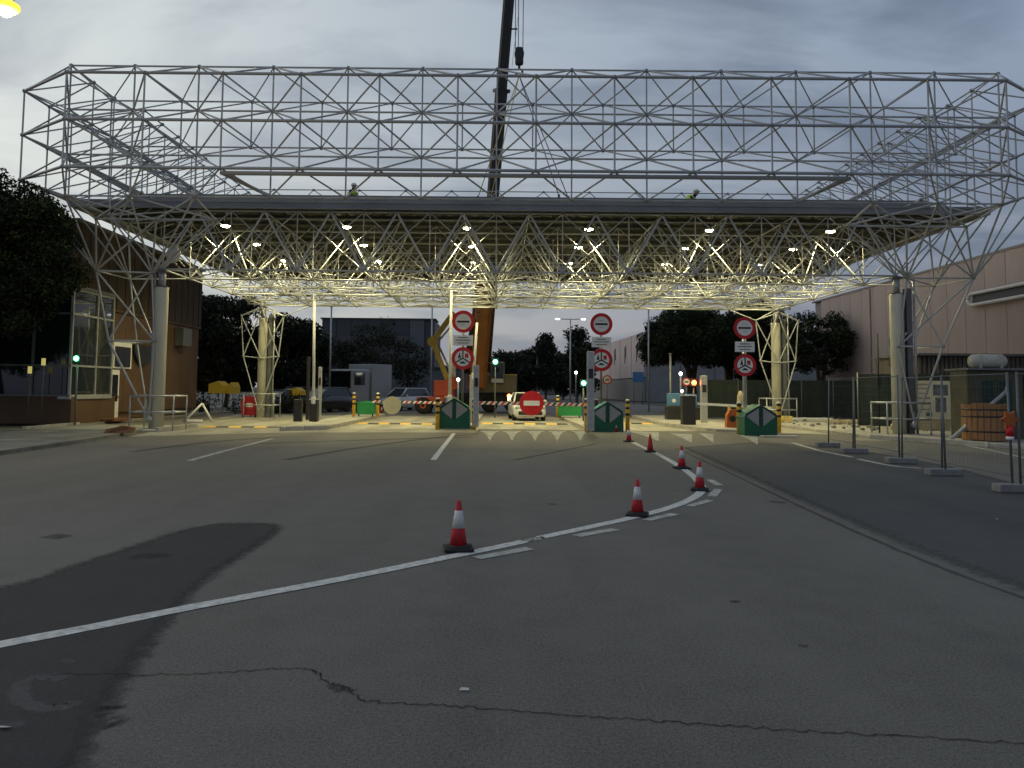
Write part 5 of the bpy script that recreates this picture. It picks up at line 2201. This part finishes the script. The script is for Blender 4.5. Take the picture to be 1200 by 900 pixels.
hedge(-20, -14.2, 47, 1.0, 'low dark hedge behind the front left column')
hedge(-14.0, -11.0, 48, 1.0, 'low dark hedge left of the rear left column')
for (x, y, w, h, lab) in ((211, 455, 1.1, .55, 'small lit yellow cover low behind the front left column'), (253, 451, .95, .8, 'lit yellow tent left of the red container'), (270, 452, .35, .75, 'narrow lit yellow sheet right of the yellow tent'), (345, 456, .8, .5, 'yellow cover behind the parked dark cars')):
    p = P(x, y, 50)
    t = thing('yellow_tent', lab, 'tent', (p.x, 50, 0), 0, 'yellow covers behind the left columns')
    zz_ = p.z - h / 2 - .15
    b = MB()
    b.prism([(-w / 2, 0, zz_), (w / 2, 0, zz_), (w / 2, 0, zz_ + h * .6), (w * .1, 0, zz_ + h), (-w / 2, 0, zz_ + h * .75)], (0, 1.4, 0), 'lit_yellow')
    b.build('cover', t)
    for sx in (-1, 1):
        b = MB()
        b.cyl((sx * w * .45, .1, 0), (sx * w * .45, .1, zz_ + .05), .03, 'galv_dark')
        b.build('leg', t)
p = P(226.5, 435, 46)
t = thing('yellow_sign', 'small lit yellow sign on a pole behind the front left column', 'sign', (p.x, 46, 0))
b = MB()
b.box((0, 0, p.z), (.24, .06, .62), 'lit_plate', bev=.1)
b.build('plate', t)
b = MB()
b.cyl((0, .05, 0), (0, .05, p.z), .03, 'galv')
b.build('pole', t)


# ------------------------------------------------------------------ vehicles
def wheel(t, x, y, r, w=.2):
    b = MB()
    b.lathe([(r * .62, -w / 2), (r * .96, -w / 2), (r, -w * .3), (r, w * .3), (r * .96, w / 2), (r * .62, w / 2)], 'rubber', n=22, axis=(1, 0, 0))
    o = b.build('tyre', t, (x, y, r))
    b = MB()
    b.lathe([(r * .6, -w * .42), (r * .55, -w * .47), (r * .15, -w * .44), (r * .15, w * .44), (r * .55, w * .47), (r * .6, w * .42)], 'galv', n=14, axis=(1, 0, 0))
    b.build('rim', o)


def car(lab, x, y, rz, paint, suv=False, lit=False, z=0.006, lights=True):
    """front towards -Y before rotation"""
    t = thing('parked_car', lab, 'car', (x, y, z), rz)
    Wd, L, Ht = (1.82, 4.3, 1.68) if suv else (1.78, 4.1, 1.48)
    # body as lofted cross sections along y: (y, half width, z bottom, z shoulder)
    secs = [(-L / 2, .72, .32, .62), (-L / 2 + .12, .82, .22, .74), (-L / 2 + .5, .88, .2, .86), (-L / 2 + 1.15, .90, .2, .96), (0, .91, .2, .99), (L / 2 - .6, .90, .2, 1.02), (L / 2 - .15, .86, .24, .98), (L / 2, .76, .34, .80)]
    b = MB()
    rings = []
    for (yy, hw_, z0, z1) in secs:
        hw_ *= Wd / 1.82
        k = 1.08 if suv else 1.0
        z1 *= k
        rings.append([(-hw_ * .9, yy, z0), (-hw_, yy, z0 + .16), (-hw_ * 1.0, yy, (z0 + z1) / 2 + .06), (-hw_ * .95, yy, z1 - .06), (-hw_ * .82, yy, z1), (hw_ * .82, yy, z1), (hw_ * .95, yy, z1 - .06), (hw_, yy, (z0 + z1) / 2 + .06), (hw_, yy, z0 + .16), (hw_ * .9, yy, z0)])
    vs = [v for r_ in rings for v in r_]
    fs = []
    for j in range(len(rings) - 1):
        for k in range(10):
            fs.append((j * 10 + k, j * 10 + (k + 1) % 10, (j + 1) * 10 + (k + 1) % 10, (j + 1) * 10 + k))
    fs += [tuple(range(10)), tuple((len(rings) - 1) * 10 + k for k in range(10))]
    b.add(vs, fs, paint, True)
    b.build('body', t)
    sh = .97 * (1.08 if suv else 1)
    yb0, yb1, yt0, yt1 = -L / 2 + 1.0, L / 2 - (.25 if suv else .45), -L / 2 + 1.75, L / 2 - (.55 if suv else 1.0)
    hb, ht_ = Wd * .435, Wd * .345
    b = MB()
    q = [(-hb, yb0, sh - .03), (hb, yb0, sh - .03), (hb, yb1, sh - .03), (-hb, yb1, sh - .03), (-ht_, yt0, Ht - .05), (ht_, yt0, Ht - .05), (ht_, yt1, Ht - .05), (-ht_, yt1, Ht - .05)]
    b.add(q, [(0, 1, 5, 4), (1, 2, 6, 5), (2, 3, 7, 6), (3, 0, 4, 7), (4, 5, 6, 7)], 'glass_dark')
    b.build('windows', t)
    b = MB()
    b.box((0, (yt0 + yt1) / 2, Ht - .03), (ht_ * 2 + .06, yt1 - yt0 + .12, .06), paint, bev=.028)
    o = b.build('roof', t)
    b = MB()
    for sx in (-1, 1):
        for (p_, r_) in (((hb, yb0), (ht_, yt0)), ((hb, yb1), (ht_, yt1))):
            b.cyl((sx * p_[0], p_[1], sh - .02), (sx * r_[0], r_[1], Ht - .04), .045, paint, n=8)
    b.build('pillars', o)
    for sx in (-1, 1):
        for yy in (-L / 2 + .82, L / 2 - .78):
            wheel(t, sx * Wd * .43, yy, .32)
        b = MB()
        b.box((sx * Wd * .33, -L / 2 + .07, .68), (.42, .14, .13), 'led_white' if lit else 'galv', bev=.04)
        b.build('headlight', t)
        b = MB()
        b.box((sx * Wd * .535, -L / 2 + 1.45, sh + .06), (.16, .12, .13), paint, bev=.04)
        b.build('mirror', t)
        b = MB()
        b.box((sx * Wd * .40, L / 2 - .06, .80), (.22, .1, .18), 'sign_red', bev=.03)
        b.build('tail_light', t)
    b = MB()
    b.box((0, -L / 2 + .02, .42), (1.25, .16, .20), 'plastic_black', bev=.04)
    b.box((0, -L / 2 + .05, .64), (.6, .12, .10), 'plastic_black', bev=.02)
    b.build('grille', t)
    b = MB()
    b.box((0, -L / 2 - .07, .50), (.52, .02, .11), 'sign_white')
    b.build('number_plate', t)
    return t


g = G(619, 494.5)
car('white car waiting behind the round no entry sign', g.x, 42.0, R(4), 'car_white', z=.006)
for (x, Y, rz, lab, m, suv) in ((329, 50, -25, 'dark parked car right of the rear left column', 'car_dark', False), (349, 54, -20, 'dark parked car in the second row right of the rear left column', 'car_grey', True), (380, 52, -30, 'dark parked car in front of the truck', 'car_dark', True)):
    p = P(x, 470, Y)
    car(lab, p.x, Y, R(rz), m, suv, z=0)
p = P(474, 475, 58)
car('white parked van like car behind the pale round sign disc', p.x, 58, R(-38), 'car_white', True, z=0)

# truck with pale box body
p = P(399, 475, 56)
t = thing('truck', 'box truck with dark windscreen and pale grey body parked behind the left island', 'truck', (p.x, 56, 0), R(-33))
b = MB()
b.box((0, .9, 1.75), (2.3, 1.9, 2.5), 'truck_grey', bev=.12)
b.build('cab', t)
b = MB()
b.box((0, -.07, 2.25), (2.0, .05, 1.25), 'glass_dark', bev=.02)
b.build('windscreen', t)
for sx in (-1, 1):
    b = MB()
    b.box((sx * 1.16, .7, 2.3), (.04, 1.1, .9), 'glass_dark', bev=.01)
    b.build('side_window', t)
b = MB()
b.box((0, 3.1, 2.05), (2.4, 2.2, 2.75), 'truck_grey', bev=.04)
b.build('box_body', t)
b = MB()
b.box((0, 2.2, .62), (1.8, 4.0, .25), 'plastic_black')
b.box((0, -.1, .55), (2.3, .2, .45), 'plastic_black', bev=.05)
b.build('chassis', t)
for sx in (-1, 1):
    for yy in (1.0, 3.4):
        wheel(t, sx * .98, yy, .48, .28)
    b = MB()
    b.box((sx * .85, -.22, .78), (.34, .06, .2), 'galv', bev=.03)
    b.build('headlight', t)

# ------------------------------------------------------------------ mobile crane
YC_ = 54.0
base = P(567, 470, YC_)
t = thing('mobile_crane', 'mobile crane with tall orange and dark telescopic boom behind the canopy', 'crane', (base.x, YC_, 0))
OC = Vector((base.x, YC_, 0))
b = MB()
b.box((.9, 1.5, 1.05), (5.6, 2.6, .7), 'crane_dark', bev=.05)
b.build('chassis', t)
for xx in (-1.2, .4, 2.0, 3.2):
    b = MB()
    b.lathe([(.33, -.18), (.56, -.18), (.58, -.08), (.58, .08), (.56, .18), (.33, .18)], 'rubber', (xx, .15, .58), n=20, axis=(0, 1, 0))
    b.lathe([(.32, -.12), (.1, -.16), (.1, .1), (.32, .1)], 'galv', (xx, .15, .58), n=14, axis=(0, 1, 0))
    b.build('wheel', t)
b = MB()
b.box((1.0, .4, 2.05), (2.6, 1.6, 1.25), 'crane_olive', bev=.06)
b.box((1.0, -.41, 2.66), (2.6, .03, .06), 'yellow_pale')
b.build('engine_cover', t)
b = MB()
b.box((-.55, .4, 2.6), (1.3, 2.2, 2.0), 'crane_orange', bev=.08)
b.build('turret', t)
pc = P(583, 437, YC_ - .5)
b = MB()
b.box(pc - OC + Vector((0, .5, 0)), (1.0, 1.3, 1.55), 'crane_olive', bev=.12)
cb = b.build('cab', t)
b = MB()
b.box(pc - OC + Vector((0, -.16, .15)), (.80, .03, 1.0), 'glass_dark', bev=.01)
b.build('window', cb)
b = MB()
b.box(pc - OC + Vector((0, -.17, -.55)), (.86, .02, .26), 'white_paint', bev=.008)
b.build('plate', cb)
# telescopic boom
q1, q2 = P(577.5, 232, 48.5), P(596.0, 2, 45.0)
dirb = (q2 - q1).normalized()
foot = q1 - dirb * ((q1.z - 2.6) / dirb.z)
tipz = 40.0
tip = q1 + dirb * ((tipz - q1.z) / dirb.z)
Lb = (tip - foot).length


def boom_sec(s0, s1, w, m):
    b = MB()
    a, c = foot - OC + dirb * s0, foot - OC + dirb * s1
    sx = dirb.cross(Vector((0, 1, 0))).normalized()
    sy = dirb.cross(sx).normalized()
    sec = [(-.5, -.5), (.5, -.5), (.5, .35), (.3, .6), (-.3, .6), (-.5, .35)]
    vs = [a + sx * (u * w) + sy * (v * w) for u, v in sec] + [c + sx * (u * w) + sy * (v * w) for u, v in sec]
    b.add(vs, [(k, (k + 1) % 6, 6 + (k + 1) % 6, 6 + k) for k in range(6)] + [tuple(range(6)), tuple(range(6, 12))], m)
    b.box(c - dirb * .12, (w * 1.2, w * 1.2, .2), m, rot=dirb.to_track_quat('Z', 'Y'))
    return b.build('boom_section', t)


s8 = 8.2 / dirb.z
boom_sec(-.6, s8 * .62, 1.15, 'crane_orange')
boom_sec(s8 * .55, s8 * 1.05, 1.05, 'crane_orange')
boom_sec(s8, s8 * 2.15, .76, 'crane_dark')
boom_sec(s8 * 2.1, s8 * 3.4, .66, 'crane_dark')
boom_sec(s8 * 3.35, Lb, .56, 'crane_dark')
sxb = dirb.cross(Vector((0, 1, 0))).normalized()
if sxb.x < 0:
    sxb = -sxb
for sg, m_ in ((1, 'crane_dark'), (-1, 'crane_brown')):  # dark right tube colours in the boom's shaded side; brown left tube is a cylinder
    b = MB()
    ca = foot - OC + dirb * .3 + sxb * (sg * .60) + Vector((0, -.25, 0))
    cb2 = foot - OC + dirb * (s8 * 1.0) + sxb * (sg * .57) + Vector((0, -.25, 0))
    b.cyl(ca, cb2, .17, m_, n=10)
    b.build('tube_and_shade_strip', t)
for q in range(5):
    b = MB()
    b.box(foot - OC + dirb * (1.0 + q * s8 * .2), (1.22, 1.22, .10), 'crane_brown', rot=dirb.to_track_quat('Z', 'Y'))
    b.build('boom_collar', t)
b = MB()
b.cyl(foot - OC + Vector((-.85, .2, .2)), foot - OC + dirb * (s8 * .75) + Vector((-.25, -.4, 0)), .22, 'crane_orange', n=14)
b.cyl(foot - OC + Vector((-.85, .2, .2)), foot - OC + dirb * (s8 * .45) + Vector((-.5, -.3, 0)), .28, 'crane_dark', n=14)
b.build('lift_cylinder', t)
# hook block and ropes
hk = P(608.5, 66, 37.5)
b = MB()
b.box(hk - OC, (.42, .3, .95), 'crane_dark', bev=.12)
b.cyl(hk - OC + Vector((0, -.17, .1)), hk - OC + Vector((0, .17, .1)), .24, 'crane_dark', n=18)
hb_ = b.build('hook_block', t)
b = MB()
for k in range(10):
    a, a2 = R(90 - 26 * k), R(90 - 26 * (k + 1))
    c_ = hk - OC + Vector((0, 0, -.82))
    b.cyl(c_ + Vector((.17 * math.cos(a), 0, .17 * math.sin(a))), c_ + Vector((.17 * math.cos(a2), 0, .17 * math.sin(a2))), .05, 'crane_dark', n=8)
b.cyl(hk - OC + Vector((0, 0, -.45)), hk - OC + Vector((0, 0, -.64)), .06, 'crane_dark')
b.build('hook', hb_)
tp = Vector((hk.x, hk.y, tipz))
for k, dx in enumerate((-.20, -.05, .18)):
    b = MB()
    b.cyl(hk - OC + Vector((dx, 0, .4)), tp - OC + Vector((dx * 1.3, 0, 0)), .022, 'galv_dark', n=6)
    b.build('rope', t)
b = MB()
b.cyl(tip - OC, tp - OC + Vector((.4, 0, 0)), .3, 'crane_dark')
b.build('boom_head', t)
b = MB()
b.cyl(P(607, 20, 44.5) - OC, P(600, 78, 46) - OC, .012, 'galv_dark', n=5)
b.cyl(P(596, 34, 45.4) - OC, P(606, 34, 44.8) - OC, .05, 'crane_dark', n=6)
b.build('rope_guide', t)
# slings from the hook down to the roof
for k, (x, y) in enumerate(((575, 232), (560, 232), (655, 230), (666, 232))):
    c_ = P(x, y, 37.5)
    a = hk + Vector((0, 0, -.98))
    st = thing('sling', ['pale lifting sling running left from the crane hook', 'outermost left lifting sling from the crane hook', 'lifting sling running right from the crane hook', 'outermost right lifting sling from the crane hook'][k], 'sling', tuple(a), 0, 'lifting slings')
    b = MB()
    b.cyl((0, 0, 0), c_ - a, .025, 'yellow_pale' if k < 2 else 'galv_dark', n=6)
    b.build('strap', st)
    b = MB()
    b.box(c_ - a, (.12, .06, .2), 'galv_dark')
    b.build('shackle', st)

# ------------------------------------------------------------------ articulated boom lift
YL = 50.0
base = P(513, 478, YL)
t = thing('boom_lift', 'yellow articulated boom lift with folded arm and red base left of the left control sign', 'boom lift', (base.x, YL, 0))
OL = Vector((base.x, YL, 0))
b = MB()
b.box((-.1, .8, .85), (2.6, 1.7, .5), 'lift_red', bev=.06)
b.build('chassis', t)
b = MB()
b.box((.35, .8, 1.65), (1.3, 1.4, 1.1), 'lift_red', bev=.08)
b.build('turret', t)
for sx in (-.95, .9):
    for sy in (0, 1.6):
        b = MB()
        b.lathe([(.3, -.18), (.5, -.18), (.55, -.08), (.55, .08), (.5, .18), (.3, .18)], 'rubber', (sx, sy, .55), n=20, axis=(0, 1, 0))
        o = b.build('wheel', t)
        b = MB()
        b.lathe([(.31, -.15), (.12, -.2), (.12, .1), (.31, .1)], 'lift_red', (sx, sy, .55), n=14, axis=(0, 1, 0))
        b.build('hub', o)
e0, e1, e2 = P(526, 450, YL), P(506.5, 400, YL), P(531, 366, YL)
for nm, a, c, w in (('lower_arm', e0, e1, .36), ('upper_arm', e1, e2, .32)):
    b = MB()
    d_ = (c - a)
    b.box((a + c) / 2 - OL + Vector((0, .4, 0)), (w, .34, d_.length + .1), 'lift_yellow', bev=.05, rot=d_.to_track_quat('Z', 'Y'))
    b.build(nm, t)
    b = MB()
    b.cyl(a - OL + Vector((.42, .4, .1)), c - OL + Vector((.40, .4, -.25)), .07, 'galv')
    b.build('cylinder', t)
b = MB()
b.cyl(e1 - OL + Vector((0, .1, 0)), e1 - OL + Vector((0, .75, 0)), .34, 'lift_yellow', n=18)
b.build('knuckle', t)
b = MB()
b.box((.9, .6, 3.0), (.45, .5, 1.9), 'galv', bev=.04)
b.build('mast', t)
b = MB()
b.box((.9, .6, 2.0), (.7, .8, .8), 'lift_red', bev=.05)
b.build('counterweight', t)


# ------------------------------------------------------------------ roof workers
def person(lab, x, y, z, rz, crouch):
    """one continuous skinned body; clothes are children"""
    t = thing('person', lab, 'person', (x, y, z), rz)
    if crouch:
        J = dict(pel=(0, .05, .42), spi=(0, -.10, .62), che=(0, -.28, .80), nec=(0, -.40, .92), hea=(0, -.46, 1.04),
                 ls=(-.18, -.28, .84), le=(-.26, -.48, .66), lw=(-.20, -.68, .52), rs=(.18, -.28, .84), re=(.28, -.44, .62), rw=(.22, -.66, .48),
                 lh=(-.10, .05, .40), lk=(-.16, -.36, .44), la=(-.14, -.12, .06), lf=(-.14, -.30, .04), rh=(.10, .05, .40), rk=(.16, -.30, .30), ra=(.15, .12, .06), rf=(.15, -.04, .04))
    else:
        J = dict(pel=(0, 0, .92), spi=(0, -.03, 1.10), che=(0, -.08, 1.32), nec=(0, -.09, 1.48), hea=(0, -.12, 1.62),
                 ls=(-.19, -.07, 1.40), le=(-.30, -.20, 1.16), lw=(-.22, -.42, 1.14), rs=(.19, -.07, 1.40), re=(.30, -.16, 1.14), rw=(.24, -.40, 1.20),
                 lh=(-.10, 0, .88), lk=(-.14, -.08, .48), la=(-.14, .02, .08), lf=(-.15, -.18, .04), rh=(.10, 0, .88), rk=(.13, -.04, .48), ra=(.14, .04, .08), rf=(.15, -.16, .04))
    rad = dict(pel=.14, spi=.13, che=.15, nec=.06, hea=.105, ls=.075, le=.05, lw=.04, rs=.075, re=.05, rw=.04, lh=.095, lk=.065, la=.05, lf=.045, rh=.095, rk=.065, ra=.05, rf=.045)
    ks = list(J)
    ed = [('pel', 'spi'), ('spi', 'che'), ('che', 'nec'), ('nec', 'hea'), ('che', 'ls'), ('ls', 'le'), ('le', 'lw'), ('che', 'rs'), ('rs', 're'), ('re', 'rw'), ('pel', 'lh'), ('lh', 'lk'), ('lk', 'la'), ('la', 'lf'), ('pel', 'rh'), ('rh', 'rk'), ('rk', 'ra'), ('ra', 'rf')]
    me = bpy.data.meshes.new('body')
    me.from_pydata([J[k] for k in ks], [(ks.index(a), ks.index(c)) for a, c in ed], [])
    me.materials.append(MATS['cloth_dark'])
    o = inst('body', me, t)
    md = o.modifiers.new('skin', 'SKIN')
    for k, sv in zip(ks, me.skin_vertices[0].data):
        sv.radius = (rad[k], rad[k])
        sv.use_root = (k == 'pel')
    o.modifiers.new('sub', 'SUBSURF').levels = 1
    # vest: tapered shell over the torso
    b = MB()
    pts_ = [Vector(J['pel']) + Vector((0, 0, .03)), Vector(J['spi']), Vector(J['che']), Vector(J['nec']) - (Vector(J['nec']) - Vector(J['che'])) * .25]
    rr_ = [.21, .215, .25, .15]
    for i in range(3):
        b.cyl(pts_[i], pts_[i + 1], rr_[i], 'vest', rr_[i + 1], n=14, caps=False)
    b.build('vest', t)
    b = MB()
    hd = Vector(J['hea'])
    b.ball(hd, .10, 'skin', 12, (.85, .95, 1.15))
    b.ball(hd + Vector((0, -.10, -.01)), .022, 'skin', 8)
    for sx in (-1, 1):
        b.ball(hd + Vector((sx * .088, 0, 0)), .022, 'skin', 8, (.5, 1, 1.4))
        b.ball(hd + Vector((sx * .034, -.088, .02)), .012, 'black', 8)
    b.box(hd + Vector((0, -.088, -.05)), (.045, .012, .008), 'cone_red')
    b.build('face', t)
    b = MB()
    b.lathe([(.125, .02), (.122, .07), (.09, .125), (.03, .145)], 'helmet', hd + Vector((0, 0, .02)), n=16)
    b.box(hd + Vector((0, -.13, .045)), (.16, .08, .012), 'helmet')
    b.build('helmet', t)
    for sd in ('l', 'r'):                        # hands with fingers
        w, e = Vector(J[sd + 'w']), Vector(J[sd + 'e'])
        d_ = (w - e).normalized()
        sx = d_.cross(Vector((0, 0, 1))).normalized()
        b = MB()
        b.box(w + d_ * .05, (.075, .035, .09), 'skin', bev=.015, rot=d_.to_track_quat('Z', 'Y'))
        for q in range(4):
            s0 = w + d_ * .09 + sx * (.027 - .018 * q)
            m_ = s0 + d_ * (.035 + .006 * (q in (1, 2)))
            b.cyl(s0, m_, .009, 'skin', n=6)
            b.cyl(m_, m_ + d_ * .022 + Vector((0, 0, -.02)), .008, 'skin', n=6)
        s0 = w + d_ * .03 + sx * .04
        b.cyl(s0, s0 + d_ * .03 + sx * .03, .010, 'skin', n=6)
        b.build('hand', t)
    return t


p = P(411.5, 236, 33.0)
person('worker in a yellow vest standing on the roof, left of the crane boom', p.x, 33.0, 8.775, R(70), False).location.z = 8.775
p = P(803, 234, 31.5)
person('worker in a yellow vest crouching on the roof, right of the crane boom', p.x, 31.5, 8.775, R(60), True)
